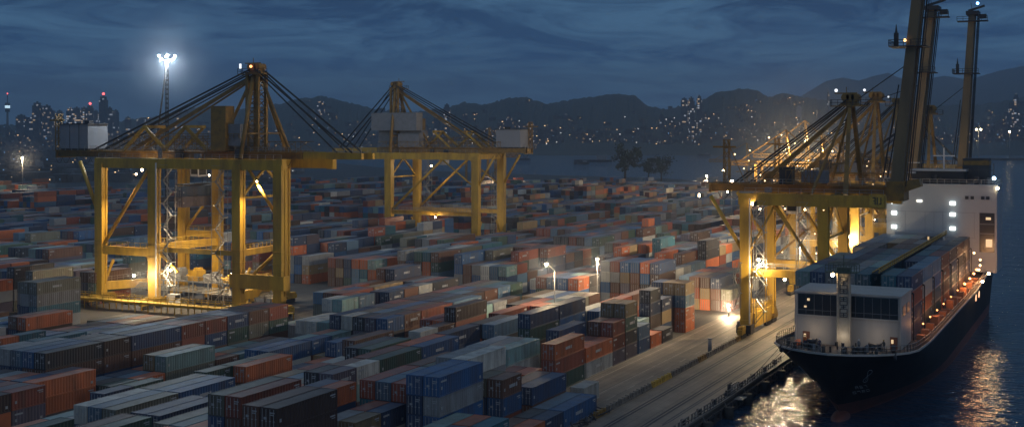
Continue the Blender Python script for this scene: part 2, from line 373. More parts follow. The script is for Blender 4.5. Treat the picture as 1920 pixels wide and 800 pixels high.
def make_crane(loc, rz, Wd, G, back_, front, zb, zap, ap_y, boom, label, leg_t=2.0, blen=47, lean=6.0, second_house=True, load=False, girder=YEL, low_z=13.4, legs=None):
    """local frame: x along the rails, y from the water side legs (0) to the land side legs (G), z up"""
    r = empty('ship_to_shore_crane', loc, rz, label=label, cat='crane', group='yellow container cranes')
    feet = legs or [(x, y) for x in (0, Wd) for y in (0, G)]
    for x, y in feet:
        if 1:
            b = MB(); b.beam((x, y, 3.4), (x, y, zb-1.2), leg_t*0.8, leg_t, leg_t*0.9, leg_t*1.05)
            for z in (low_z-1.2, low_z+1.6, zb-3.0): b.box(x-leg_t*.5, x+leg_t*.5, y-leg_t*.56, y+leg_t*.56, z, z+0.18)
            b.beam((x+0.2, y-leg_t*0.53, 5), (x+0.2, y-leg_t*0.53, zb-2), 0.06, 0.3)
            b.build('leg', YEL, r)
    # bogies under each corner
    for x, y in feet:
        if 1:
            b = MB(); b.box(x-1.0, x+1.0, y-1.1, y+1.1, 2.4, 3.6); b.beam((x-4.2, y, 2.1), (x+4.2, y, 2.1), 1.0, 0.9)
            for s_ in (-1, 1):
                b.beam((x+s_*2.6-1.6, y, 1.35), (x+s_*2.6+1.6, y, 1.35), 0.9, 0.7); b.box(x+s_*4.3-.3, x+s_*4.3+.3, y-.5, y+.5, 1.0, 2.0)
            bo = b.build('bogie', YEL, r)
            for k in (-3.8, -2.9, -2.0, -1.1, 1.1, 2.0, 2.9, 3.8):
                w = MB(); w.tube((x+k, y-0.35, 0.5), (x+k, y+0.35, 0.5), 0.45, 10); w.build('wheel', DARK, bo)
    for y, ye in ((0, 0 if not legs else 2.0), (G, G if not legs else 33.8)):     # sill beams along the rails
        b = MB(); b.beam((0.8, y, 4.4), (Wd-0.8, ye, 4.4), 1.3, 2.0)
        b.beam((1.2, y, 5.2), (4.2, y, 10.5), 0.5); b.beam((Wd-1.2, y, 5.2), (Wd-4.2, y, 10.5), 0.35)
        b.build('sill_beam', YEL, r)
        b = MB(); b.rail([(1.0, y-0.6, 5.45), (Wd-1.0, y-0.6, 5.45)]); b.build('railing', STEEL, r)
    if legs:
        for (p_, q_, w_, h_) in (((0, G, low_z), (0, 25.4, low_z), 1.3, 2.0), ((Wd, 33.8, 16.4), (Wd, 22.8, 16.4), 1.2, 1.6), ((0, 25.4, 14.6), (Wd, 22.8, 14.6), 1.5, 1.8), ((0, 1.8, 8.0), (0, -13.6, 8.0), 2.2, 3.2), ((0, 0, 14.2), (Wd, 2, 14.2), 1.2, 1.4), ((0, 25.4, 14.2), (0, 0, 14.2), 0.9, 1.1)):
            b = MB(); b.beam(p_, q_, w_, h_); b.build('portal_beam', YEL, r)
            b = MB(); u_ = Vector((-w_/2, 0, h_/2)); b.rail([Vector(p_)+u_, Vector(q_)+u_], 1.1, 1.8, .045); b.build('railing', BYEL, r)
        for (p_, q_, w_) in (((0, G-1, 14.8), (0, 27, zb-2.4), .45), ((0, G+.6, 22), (0, G+7, zb-1), .5), ((Wd, 33, 17.5), (Wd, 27, 24), .35), ((0, -3, zb-2.4), (0, -11, 23), .4), ((0, -10.9, 15), (0, -4.5, 9.8), .4), ((0, 24, 13.6), (0, 18, 9), .35)):
            b = MB(); b.tube(p_, q_, w_, 8); b.build('brace', YEL, r)
    for x in (0, Wd):                                      # portal frames across
        b = MB(); b.beam((x, -0.8, low_z), (x, G-0.8, low_z), 1.3, 1.5)
        b.box(x+0.7, x+1.7, 0.9, G-0.9, low_z+0.6, low_z+0.7)
        if not legs:
            b.build('portal_beam', YEL, r)
            b = MB(); b.rail([(x-0.55, 1, low_z+0.75), (x-0.55, G-1, low_z+0.75)]); b.rail([(x+1.65, 1, low_z+0.7), (x+1.65, G-1, low_z+0.7)]); b.build('railing', STEEL, r)
        b = MB()
        b.tube((x, G*0.62, zb-2.4), (x, 0.9, low_z+0.6), 0.45, 8)
        b.tube((x, G*0.62, zb-2.4), (x, G-0.8, zb-12), 0.28, 8)
        b.tube((x, G+0.6, zb-12), (x, G+min(back_, 9)-1.5, zb-0.8), 0.42, 8)
        if not legs: b.build('brace', YEL, r)
        b = MB(); b.beam((x, -front, zb-1.25), (x, G+1.4, zb-1.25), 1.5, 2.4); b.box(x-0.85, x+0.85, -front+0.1, -front+1.8, zb-2.6, zb+0.1)
        b.build('upper_beam', girder, r)
        b = MB(); b.rail([(x-0.75, -front+0.3, zb), (x-0.75, G, zb)], step=2.2); b.build('railing', STEEL, r)
    for y in (-0.2, G*0.5, G):
        b = MB(); b.beam((0.8, y, zb-1.3), (Wd-0.8, y, zb-1.3), 1.1, 1.9); b.build('cross_beam', girder, r)
    b = MB(); b.beam((0.8, 0, zb-9), (Wd-0.8, 0, zb-9), 0.5); b.beam((0.8, 0, zb-9), (Wd/2, 0, zb-2.2), 0.5); b.beam((Wd-0.8, 0, zb-9), (Wd/2, 0, zb-2.2), 0.5)
    b.build('cross_brace', girder, r)
    # trolley girders
    cx = Wd/2
    b = MB()
    for s_ in (-1, 1): b.beam((cx+s_*2.3, -front+0.2, zb+0.85), (cx+s_*2.3, G+back_, zb+0.85), 1.1, 1.7)
    for y in np.arange(-front+1, G+back_, 6.0): b.box(cx-1.75, cx+1.75, y, y+0.5, zb+0.3, zb+0.9)
    b.box(cx-4.2, cx-3.1, -front+1, G+back_, zb+1.5, zb+1.62); b.box(cx-3.2, cx+3.2, G+back_-0.5, G+back_, zb-0.3, zb+1.75)
    b.build('trolley_girder', YEL2 if girder is YEL else girder, r)
    b = MB(); b.rail([(cx-4.1, -front+1, zb+1.6), (cx-4.1, G+back_, zb+1.6), (cx+3.2, G+back_, zb+1.6)], step=2.2, r=0.045)
    b.rail([(cx+3.2, -front+1, zb+1.7), (cx+3.2, G+back_, zb+1.7)], step=2.2)
    b.build('railing', STEEL, r)
    if low_z == 13.4 and not legs and not rz:
        b = MB(); b.beam((3.2, G, 3.0), (Wd-3.2, G, 3.0), 2.2, 3.0); b.beam((2.0, G, 4.6), (6.5, G, 6.6), 1.2, 1.6); b.tube((1.0, G-.2, 6.5), (4.2, G-.2, 1.2), .55, 8); b.build('drive_housing', YEL, r)
        b = MB(); b.box(-1.6, 1.2, G-1.5, G+1.6, .9, 2.6); b.tube((-1.9, G+1.0, .6), (-1.9, G+1.0, 3.4), .35, 8); b.build('cable_reel', DARK, r)
        b = MB(); stair_tower(b, -1.5, G+1.4, 6.0, low_z+2, 1.2); b.build('ladder_cage', STEEL, r)
        b = MB()
        for z_ in (low_z+6, low_z+10): b.box(Wd-.7, Wd-.6, 1, G-1, z_, z_+.1); b.rail([(Wd-.7, 1, z_), (Wd-.7, G-1, z_)], 1.1, 1.5, .05)
        b.beam((Wd, 1, zb-3), (Wd, G-1, low_z+1.5), .45); b.build('gallery', YEL2, r)
    # machinery houses
    hy = G+back_-11.5
    small = not second_house
    if small: hy = G*.5
    if small:
        b = MB(); b.box(cx-3.6, cx-.4, hy, hy+2.6, zb+1.7, zb+5.2); b.build('winch_cabin', DARK, r)
        b = MB(); b.box(cx-1, cx+3, hy-6.4, hy-1.4, zb+1.9, zb+4.4); b.build('machinery_house', HOUSE, r)
    b = MB(); b.box(cx-3.4, cx+3.4, hy, hy+9.6, zb+2.1, zb+8.3)
    b.mi = 1; b.box(cx-3.6, cx+3.6, hy-0.2, hy+9.8, zb+8.3, zb+8.55); b.box(cx-3.45, cx-3.4, hy+3.0, hy+3.15, zb+2.2, zb+8.2); b.box(cx-3.45, cx-3.4, hy+6.2, hy+6.35, zb+2.2, zb+8.2)
    b.box(cx-1.0, cx+0.4, hy+2, hy+3.6, zb+8.55, zb+9.3); b.box(cx-3.2, cx+3.2, hy+0.3, hy+9.3, zb+1.7, zb+2.1)
    if not small: b.build('machinery_house', [HOUSE, DARK], r)
    if small: hy = G+back_-14.5
    b = MB(); b.lattice((cx-3, hy+10.6, zb+1.6), (cx-3, hy+10.6, zb+11), 1.1, 5, 0.16, 0.1); b.beam((cx-3, hy+8.6, zb+9.4), (cx-3, hy+13.6, zb+9.4), 0.3, 0.4)
    b.beam((cx-3, hy+10.6, zb+11), (cx-3, hy+6.6, zb+2), 0.14); b.build('hoist_post', YEL2, r)
    if second_house:
        b = MB(); b.box(cx-5.4, cx-2.2, ap_y+5.0, ap_y+9.4, zb+1.8, zb+12.5); b.build('electrical_house', YEL2, r)
        b = MB(); b.box(cx-4.4, cx+0.6, ap_y-7.5, ap_y+10.9, zb+3.0, zb+8.2) if rz else b.box(cx-4.4, cx+0.6, ap_y+1.4, ap_y+9.9, zb+3.0, zb+8.2); b.build('equipment_cabin', GREY, r)
        b = MB(); b.box(cx+0.8, cx+4, ap_y+3, ap_y+12, zb+2, zb+6.8); b.build('switch_room', GREY, r)
        if rz: b = MB(); b.box(cx+0.4, cx+5, ap_y-8, ap_y+11.5, zb+8, zb+14.6); b.build('upper_cabin', GREY, r)
        for s_ in (0, 1):                    # small yellow trestles over the girder
            y_ = G-8-s_*13; b = MB(); b.beam((cx-3.4, y_+7, zb+1.7), (cx-3.4, y_, zb+7.6), .55, .8); b.beam((cx-3.4, y_-7, zb+1.7), (cx-3.4, y_, zb+7.6), .55, .8); b.beam((cx+3.4, y_+7, zb+1.7), (cx+3.4, y_, zb+7.6), .4, .6); b.box(cx-3.6, cx+3.6, y_-.4, y_+.4, zb+7.3, zb+8); b.build('trestle', YEL, r)
            b = MB(); b.lattice((cx-2.4, y_-5.5, zb+4.2), (cx-2.4, y_+5.5, zb+4.2), 2.0, 6, .12, .09); b.build('cable_tray', YEL2, r)
    # mast: A frame with a lattice core
    b = MB()
    if small:
        for x in (1.0, Wd-1.0): b.beam((x, ap_y-.6, zb), (cx+(-1.6 if x < cx else 1.6), ap_y, zap-2), .9, .9, .7, .7)
        b.tube((1.0, 2.6, zb), (cx-1.2, ap_y+.4, zap-2.4), 0.3, 6); b.tube((Wd-1.0, 2.6, zb), (cx+1.2, ap_y+.4, zap-2.4), 0.3, 6)
    for x in (0.6, Wd-0.6) if not small else ():
        b.tube((x, 0.0, zb), (cx+(-1.0 if x < cx else 1.0), ap_y, zap-2), 0.55, 8, 0.5)
    if not small: b.tube((cx-1.4, G*0.30+1, zb+0.8), (cx-0.8, ap_y, zap-2.2), 0.40, 8); b.tube((cx+1.4, -front*0.5, zb+0.8), (cx+0.8, ap_y-0.3, zap-2.2), 0.42, 8)
    b.beam((3.2*Wd/20, ap_y*0.3, zb+6), (Wd-3.2*Wd/20, ap_y*0.3, zb+6), 0.35)
    b.build('mast_frame', YEL2, r)
    if not small:
      b = MB(); b.lattice((cx, ap_y, zb+1.5), (cx, ap_y, zap-2), 3.1 if second_house else 2.3, 9, 0.7 if second_house else .45, 0.18); b.build('mast_lattice', YEL2, r)
    b = MB(); b.box(cx-1.9, cx+1.9, ap_y-2.0, ap_y+2.0, zap-2.2, zap-1.9); b.box(cx-1.2, cx+1.2, ap_y-1.4, ap_y+1.5, zap-1.9, zap-0.2)
    b.box(cx-2.4, cx-1.0, ap_y-3.8, ap_y+3.8, zap-2.5, zap-2.3)
    for y in (-1.0, 0, 1.0): b.tube((cx-1.4, ap_y+y, zap-0.6), (cx+1.4, ap_y+y, zap-0.6), 0.85, 10)
    b.beam((cx, ap_y+1, zap), (cx, ap_y+1, zap+1.6), 0.12); b.beam((cx, ap_y-1.2, zap+0.3), (cx, ap_y+3.4, zap+0.3), 0.25)
    b.build('mast_head', YEL2, r)
    b = MB(); b.rail([(cx-2.4, ap_y-3.8, zap-2.3), (cx-2.4, ap_y+3.8, zap-2.3)], 1.2, 1.3, 0.05); b.rail([(cx-1.0, ap_y-3.8, zap-2.3), (cx-2.4, ap_y-3.8, zap-2.3)], 1.2, 1, 0.05); b.rail([(cx-1.0, ap_y+3.8, zap-2.3), (cx-2.4, ap_y+3.8, zap-2.3)], 1.2, 1, 0.05)
    b.build('railing', DARK, r)
    b = MB()
    for dx in (-1.6, -1.3, 1.3, 1.6):
        for q, (y, z) in enumerate(((G+back_*0.45, zb+1.9),)):
            b.tube((cx+dx, ap_y+0.8, zap-1.2), (cx+dx*1.4, y, z), 0.16, 5); b.tube((cx+dx, ap_y+0.8, zap-1.8), (cx+dx*1.4, y-3, z), 0.10, 5)
    b.build('back_stay', CABLE, r)
    b = MB(); b.beam((cx-2.2, G*0.95, zb+1.5), (cx-0.8, ap_y+0.6, zap-3.0), 0.5, 0.8); b.beam((cx+2.2, G*0.95, zb+1.5), (cx+0.8, ap_y+0.6, zap-3.0), 0.3, 0.35); b.build('back_strut', YEL2, r)
    hz = zb+0.9; hy0 = -front
    if boom == 'up':
        a = R(lean); d = Vector((0, -math.sin(a), math.cos(a))); nrm = Vector((0, math.cos(a), math.sin(a)))
        p0 = Vector((0, hy0-0.6, hz)); 
        b = MB()
        for s_ in (-1, 1):
            q = Vector((cx+s_*2.0, 0, 0)); b.beam(q+p0, q+p0+d*blen, 1.25, 2.4, 1.0, 1.7)
        for t_ in np.arange(2, blen, 5.5):
            c = p0+d*float(t_); b.beam(c+Vector((cx-1.5, 0, 0)), c+Vector((cx+1.5, 0, 0)), 0.5, 0.6)
        b.build('boom', BOOM, r)
        b = MB()
        for dx in (-2.9, 2.9, -0.5, 0.5):
            b.tube(Vector((cx+dx, 0, 0))+p0-nrm*2.0+d*1, Vector((cx+dx, 0, 0))+p0-nrm*1.7+d*(blen-1), 0.11, 5)
        for dx in (-2.8, 2.8): b.tube(Vector((cx+dx, 0, 0))+p0+nrm*1.5+d*blen*0.45, Vector((cx+dx, 0, 0))+p0+nrm*2.6+d*2, 0.13, 5)
        b.tube((cx-1, ap_y-0.8, zap-1.5), Vector((cx-1.4, 0, 0))+p0+d*blen*0.55, 0.1, 5)
        b.build('boom_rope', CABLE, r)
        b = MB(); c = p0+d*(blen-0.2)+Vector((cx, 0, 0)); b.box(cx-3.1, cx+3.1, c.y-1.9, c.y+1.6, c.z-0.6, c.z+0.5); b.box(cx-3.5, cx-0.2, c.y-4.4, c.y+4.0, c.z-2.6, c.z-2.35)
        b.beam((cx, c.y, c.z), (cx, c.y+0.5, c.z+3.2), 0.12); b.box(cx-1, cx+1, c.y-3.8, c.y-1.9, c.z-1.6, c.z-0.4)
        b.beam((cx-2, c.y+1.0, c.z+0.6), (cx-2, c.y-3.5, c.z+1.9), 0.6)
        b.build('boom_head', DARK, r)
        b = MB(); b.rail([(cx-3.5, c.y-4.4, c.z-2.35), (cx-3.5, c.y+4.0, c.z-2.35)], 1.2, 1.4, 0.06); b.build('railing', DARK, r); b = MB()
        c2 = p0+d*(blen*0.62)+Vector((cx, 0, 0)); b.box(cx-3.6, cx+2.7, c2.y-3.0, c2.y+4.2, c2.z-0.2, c2.z); b.rail([(cx-3.6, c2.y-3, c2.z), (cx-3.6, c2.y+4.2, c2.z), (cx+2.7, c2.y+4.2, c2.z)], 1.2, 1.4, 0.06)
        b.build('boom_platform', DARK, r); b = MB(); b.box(cx-3.4, cx-2.4, c2.y+2.4, c2.y+3.2, c2.z, c2.z+2.6); b.tube((cx-2.9, c2.y+2.8, c2.z+2.6), (cx-2.9, c2.y+2.8, c2.z+4.4), 0.3, 6, 0.05)
        b.build('signal_housing', DARK, r)
        b = MB(); b.box(cx-3.2, cx+3.2, hy0-2.4, hy0+1.2, zb-1.3, zb+2.6); b.beam((cx, hy0-1, zb+1.2), (cx, hy0-5.2, zb+2.4), 4.6, 2.4, 3.2, 1.6); b.build('boom_hinge', YEL2, r)
    else:
        b = MB()
        for s_ in (-1, 1): b.beam((cx+s_*2.3, hy0, zb+0.85), (cx+s_*2.3, hy0-blen, zb+0.75), 1.1, 1.7, 0.9, 1.4)
        for y in np.arange(hy0-2, hy0-blen, -5.0): b.box(cx-1.75, cx+1.75, y-.5, y, zb+0.3, zb+0.9)
        b.build('boom', girder, r)
        b = MB()
        for dx in (-1.6, -1.3, 1.3, 1.6):
            b.tube((cx+dx, ap_y-0.8, zap-1.2), (cx+dx*1.4, hy0-blen+3, zb+1.6), 0.16, 5); b.tube((cx+dx, ap_y-0.8, zap-1.8), (cx+dx*1.4, hy0-blen*0.55, zb+1.6), 0.10, 5)
        b.build('fore_stay', CABLE, r)
        b = MB(); b.rail([(cx-2.9, hy0, zb+1.6), (cx-2.9, hy0-blen, zb+1.5)], step=2.2, r=0.045); b.build('railing', STEEL, r)
    # service truss along the girder, festoon loops, work lights
    b = MB(); b.lattice((cx+4.6, -front+3, zb+2.9), (cx+4.6, G+back_*.4, zb+2.9), 2.2, 16, .14, .09); b.build('service_truss', YEL2, r)
    b = MB(); y = -front+2.0
    while y < G+back_-3:
        P = [(cx-4.6, y+2.4*t/5, zb-.2-1.5*math.sin(math.pi*t/5)) for t in range(6)]; b.path(P, .06, 4); y += 2.4
    b.build('festoon_cable', CABLE, r)
    b = MB(); b.lattice((cx-3.9, G*.15, zb+3.4), (cx-3.9, G*.55, zb+3.4), 2.6, 5, .12, .08); b.rail([(cx-4.6, G*.1, zb+4.8), (cx-4.6, G*.9, zb+4.8)], 1.1, 1.5, .05); b.build('upper_gallery', YEL2, r)
    q = random.Random(int(loc[0]))
    if low_z and loc[0] > 240 and not rz:
        for i in range(12):
            p_ = (q.choice((-.8, Wd+.3, cx)), q.uniform(-front, G), q.choice((zb+2.6, zb-3, low_z+2.5, zb+1.4))); bb = MB(); bb.ball(p_, q.uniform(.10, .2), 6, 4); bb.build('work_lamp', LAMPG, r)
    # stair tower, lift rails, festoon gear, cab
    sy1, sy2 = (21.0, 5.2) if legs else (G-3.4, 3.8)
    for yy_ in (sy1, sy2): b = MB(); stair_tower(b, -0.4 if legs else -1.6, yy_, 3.0, zb-2.5, 2.6 if legs else 2.1); b.build('stair_tower', STEEL, r)
    b = MB(); b.box(-2.2, -1.95, sy1+1.9, sy1+2.15, 3, zb-1); b.build('lift_rail', WHITE, r)
    b = MB(); b.box(cx-1.6, cx+1.6, G*0.45, G*0.45+2.4, zb-4.6, zb-2.0); b.mi = 1; b.box(cx-1.62, cx-1.6, G*0.45+.2, G*0.45+2.2, zb-4.0, zb-2.8); b.box(cx-1.3, cx+1.3, G*.45-.03, G*.45, zb-4.2, zb-2.8)
    b.build('driver_cab', [WHITE, WINM], r)
    q = random.Random(int(zap))
    for i in range(9):
        b = MB(); x = q.uniform(0, Wd-1); y = q.uniform(-front*0.7, G); b.box(x, x+q.uniform(.6, 1.8), y, y+q.uniform(.6, 2.2), zb, zb+q.uniform(.8, 2.4)); b.build('deck_equipment', DARK if i % 2 else GREY, r)
    return r

warmE = []
def point(loc, e, col=(1.0, 0.78, 0.48), r=0.35, parent=None, spot=None, name='lamp_light'):
    ld = bpy.data.lights.new(name, 'SPOT' if spot else 'POINT'); ld.energy = e; ld.color = col if not spot or spot > 116 else (1, .74, .42); ld.shadow_soft_size = r
    if spot: ld.spot_size = R(spot); ld.spot_blend = 0.6
    o = bpy.data.objects.new(name, ld); sc.collection.objects.link(o); o.location = loc
    if parent: o.parent = parent
    return o
def crane_lamp(root, p, e, col=(1.0, 0.78, 0.48), m_=None, r=0.42, spot=None):
    b = MB(); b.ball(p, r, 10, 6); b.mi = 1; b.tube((p[0], p[1], p[2]+r), (p[0], p[1], p[2]+r+0.5), 0.15, 6)
    o = b.build('flood_lamp', [m_ or LAMPW, DARK], root)
    if e: point((p[0], p[1], p[2]-r-0.1), e, col, 0.3, root, spot)
    return o

A = make_crane((228, 183, 0), 0, 20, 42.5, 22.5, 13, 36, 58.5, 2.6, 'down', 'big yellow crane at the left, its mast the tallest over the stacks', blen=16, leg_t=2.3, legs=[(0, 42.5), (0, 25.4), (0, 0), (0, -11.7), (20, 33.8), (20, 22.8), (20, 2.0)])
B_ = make_crane((405, 240, 0), R(180), 20, 36, 16, 10, 35, 61.0, -3.0, 'down', 'second yellow crane with a grey cabin beside its mast, left of centre', blen=20, leg_t=2.6)
R1 = make_crane((250, 53.5, 0), 0, 20, 15.9, 10, 12.2, 29.7, 50, -3.6, 'up', 'nearest yellow quay crane at the bow, tallest dark boom raised', leg_t=2.0, second_house=False)
R2 = make_crane((323, 61.0, 0), 0, 20, 15.9, 10, 12.0, 29.7, 52.5, -3.6, 'up', 'middle yellow quay crane, thin raised boom between two others', leg_t=2.0, second_house=False, lean=6.5, blen=44)
R3 = make_crane((376, 54.5, 0), 0, 20, 15.9, 10, 12.0, 29.7, 50, -3.6, 'up', 'farthest crane with raised boom, blue light on the boom top', leg_t=2.0, second_house=False, lean=3.6)
R4 = make_crane((440, 74, 0), 0, 20, 15.9, 10, 12.0, 29.7, 54, -3.6, 'down', 'yellow quay crane with lowered boom, behind the three raised booms', leg_t=2.0, second_house=False, blen=16)
b = MB(); b.box(-.92, -.86, -12.0, -9.2, 27.5, 29.9); b.mi = 1
for y0, y1, z0, z1 in ((-11.5, -11.3, 28.0, 29.4), (-11.5, -11.0, 28.0, 28.2), (-10.8, -10.6, 28.0, 29.4), (-10.4, -10.2, 28.0, 29.4), (-10.4, -9.8, 29.2, 29.4), (-10.4, -9.9, 28.6, 28.75)): b.box(-.96, -.92, y0, y1, z0, z1)
b.build('name_plate', [BYEL, DARK], R1)
# lamps carried by the cranes
for c, ps in ((A, [((-4.5, 27.6, 8.2), 2600), ((-1.5, 19, 9.6), 2200), ((4, 33, 33), 700), ((8, 8, 11.5), 2600)]),
              (R1, [((-2.6, 12.4, 15.2), 1300), ((9, 10, 11.2), 3600), ((-4.5, 12, 16.5), 500), ((21.5, 4, 15.4), 3000)]),  # second lamp is added between the legs to brighten them
              (B_, [((10, 12, 30), 1500), ((21, 20, 12), 2400)]), (R2, [((-2, 1, 15.6), 5200), ((8, 8, 25), 2600), ((10, -4, 12), 1500)]), (R3, [((-3, -1.5, 17), 3600), ((10, 5, 24), 2500), ((10, -8, 26), 1500)]), (R4, [((10, 5, 24), 4500), ((2, 3, 12), 4500)])):
    for p, e_ in ps: crane_lamp(c, p, e_*2.0, r=.3)
for c, ap, zp, cx in ((A, 2.6, 58.5, 10), (B_, -3.0, 61.0, 10)):
    b = MB(); b.ball((cx-2.2, ap, zp-0.6), 0.34, 8, 5); b.build('beacon', LAMPO, c)
    b = MB(); b.box(cx-2.4, cx-2.1, ap+2.9 if c is A else ap-3.2, ap+3.3 if c is A else ap-2.8, zp-1.1, zp+0.1); b.build('beacon', glow('beacon_white', (.9, .95, 1), 1.4) if 'beacon_white' not in bpy.data.materials else bpy.data.materials['beacon_white'], c)
for c, dz in ((R1, 0), (R2, 0), (R4, 0)):
    b = MB(); zt = {R1: 50, R2: 52.5, R4: 54}[c]; b.ball((10, -0.5, zt+0.9), 0.35, 8, 5); b.build('beacon', bpy.data.materials['beacon_white'], c)
b = MB(); b.ball((10, -16.9, 30.6+47+2.6), 0.4, 8, 5); b.build('beacon', glow('beacon_blue', (.15, .4, 1), 18), R3)
b = MB(); b.ball((7.1, -17.5+2.8, 60.7), 0.32, 8, 5); b.build('beacon', glow('beacon_amber', (1, .55, .2), 4), R1)

for c, p, e_ in ((R1, (4, 14, 26.2), 14000), (R1, (6, 5, 26.2), 3500), (A, (2, 33, 32), 26000), (A, (4, 12, 32), 26000), (A, (-1, -6, 31), 16000), (R2, (4, 10, 26), 16000)):
    crane_lamp(c, p, e_, spot=115, r=.2)
def yard_flood(c, p, tgt, e_, cone=120):  # flood added on a quay crane to side-light yard rows and quay
    b = MB(); b.box(p[0]-.5, p[0]+.5, p[1]-.1, p[1]+.25, p[2]-.3, p[2]+.3); b.mi = 1; b.box(p[0]-.6, p[0]+.6, p[1]-.6, p[1]-.1, p[2]-.4, p[2]+.4); b.build('flood_lamp', [LAMPW, DARK], c)
    o = point((p[0], p[1]+.6, p[2]), e_, (1, .80, .56), .4, c, cone); d = Vector(tgt)-Vector(p); o.rotation_euler = d.to_track_quat('-Z', 'Y').to_euler()
yard_flood(R1, (-.5, 25.5, 29.0), (-30, 75, 0), 48000); yard_flood(R1, (-.9, 14.0, 27.6), (-40, 30, 0), 16000, 60); yard_flood(R1, (20.5, 25.5, 29.0), (30, 90, 0), 48000)
yard_flood(R2, (10, 25.5, 29.0), (30, 90, 0), 55000); yard_flood(R3, (10, 25.5, 29.0), (60, 120, 0), 60000)
# distant harbour cranes in golden light beyond the quay
def far_crane(px, D, h, label):
    p = atD(px, D); r = empty('harbour_crane', p, rnd.uniform(-.3, .3), label=label, cat='crane', group='small distant cranes in golden light')
    b = MB()
    for x in (0, 12):
        for y in (0, 18): b.beam((x, y, 0), (x, y, h*0.55), 1.4)
    b.beam((0, 9, h*.3), (12, 9, h*.3), 1.0); b.build('portal', YEL2, r)
    b = MB(); b.lattice((6, -22, h*0.56), (6, 34, h*0.56), 2.2, 12, .5, .3); b.build('boom', YEL2, r)
    b = MB(); b.beam((0, 0, h*.55), (6, 2, h), 0.9); b.beam((12, 0, h*.55), (6, 2, h), .9); b.beam((6, 2, h), (6, 30, h*.58), .5); b.beam((6, 2, h), (6, -20, h*.58), .5); b.build('mast', YEL2, r)
    if D < 800:
        q = random.Random(int(px))
        for k in range(26):
            p_ = (q.uniform(-8, 16), q.uniform(-26, 34), q.uniform(3, h*.85)); b = MB(); b.ball(p_, q.uniform(.25, .6), 6, 4); b.build('flood_lamp', LAMPG, r)
        for p_ in ((-6, -10, h*.4), (-6, 14, h*.5), (6, 4, h*.75)): point(p_, 26000, (1, .68, .32), .6, r)
    return r
for i, (px, D, h) in enumerate(((1475, 700, 44), (1512, 760, 50), (1548, 720, 42), (1400, 1020, 34), (915, 900, 46))):
    far_crane(px, D, h, ['small lit crane left of the row behind the forestays', 'tallest small crane in the golden glow beyond the quay', 'small lit crane just left of the near mast', 'small dark crane by the far water behind the yard', 'distant crane behind the end of the middle girder'][i])

# ------------------------------------------------------------------ lamp posts
def lamp_post(loc, h, e, label, arm=0.0, heads=1, col=(1.0, 0.74, 0.44), m_=None, r=0.45, name='lamp_post', base=0):
    o = empty(name, loc, 0, label=label, cat='lamp post', group='warm yard lamps on thin poles')
    k_ = 1 if h < 40 or not base else 3.5
    b = MB(); b.tube((0, 0, base), (0, 0, h), 0.16*k_, 8, 0.10*k_); b.box(-.3, .3, -.3, .3, 0, .3)
    if arm:
        pts = [(0, 0, h)] + [(0, arm*math.sin(t*math.pi/2*.25*1.0), h + 1.4*math.sin(t/4*math.pi/2)) for t in range(1, 5)] + [(0, arm, h+1.2)]
        b.path(pts, 0.08)
    if heads > 1: b.beam((0, -heads*1.7, h), (0, heads*1.7, h), 0.5)
    b.build('pole', STEEL, o)
    for k in range(heads):
        yy = arm if heads == 1 else (k-(heads-1)/2)*(1.3 if not base else 6.5)
        hb = MB(); hb.ball((0, yy, h+(1.2 if arm else .2)), r, 10, 6, 0.8); hb.mi = 1; hb.box(-.5, .5, yy-.5, yy+.5, h+(1.2 if arm else .2)+r*.75, h+(1.2 if arm else .2)+r*.95)
        hb.build('lamp_head', [m_ or LAMPW, DARK], o)
    if e: point((0, arm, h+(0.5 if arm else -.5)), e, col, 0.35, o)
    return o
def zfor(py, D): return CH - (py-HZ)/F*D
for (px, py, D, e, lab, arm, heads) in (
    (1040, 507, 245, 2600, 'curved yard lamp glowing above grey container tops near the centre', 1.8, 1),
    (1120, 487, 275, 2400, 'small warm lamp on a pole right of the curved centre lamp', 0, 1),
    (1366, 573, 283, 5200, 'warm low lamp on the road left of the near crane legs', 0, 1),
    (1500, 456, 300, 4200, 'bright lamp seen between the near crane legs, the left one', 0, 1),
    (1590, 454, 308, 4200, 'bright lamp behind the near crane, right one near the ship', 0, 1),
    (1357, 320, 560, 3500, 'faint lamp on a tall pole beyond the near crane girder', 0, 1),
    (1372, 340, 500, 2500, 'small lamp just below the crane girder end', 0, 1),
    (42, 297, 750, 9000, 'single starry lamp in the dark far left yard', 0, 1),
    (1835, 243, 2030, 90000, 'twin warm lamp mast right of the raised booms', 0, 2),
    (1893, 247, 2020, 60000, 'lamp mast by the far breakwater at the right edge', 0, 1),
    (1325, 330, 900, 16000, 'lamp in the pale lit yard behind the crane girder', 0, 1),
    (955, 345, 850, 15000, 'lamp over the pale lit sheds beyond the middle crane', 0, 1),
    (1665, 410, 340, 900, 'lamp on the quay beside the white bridge house', 0, 1)):
    lamp_post(atD(px, D), zfor(py, D), e*2.6, lab, arm, heads, r=0.32 if D < 450 else 0.6 if D < 1500 else 1.5, base=-2 if D > 1500 else 0)
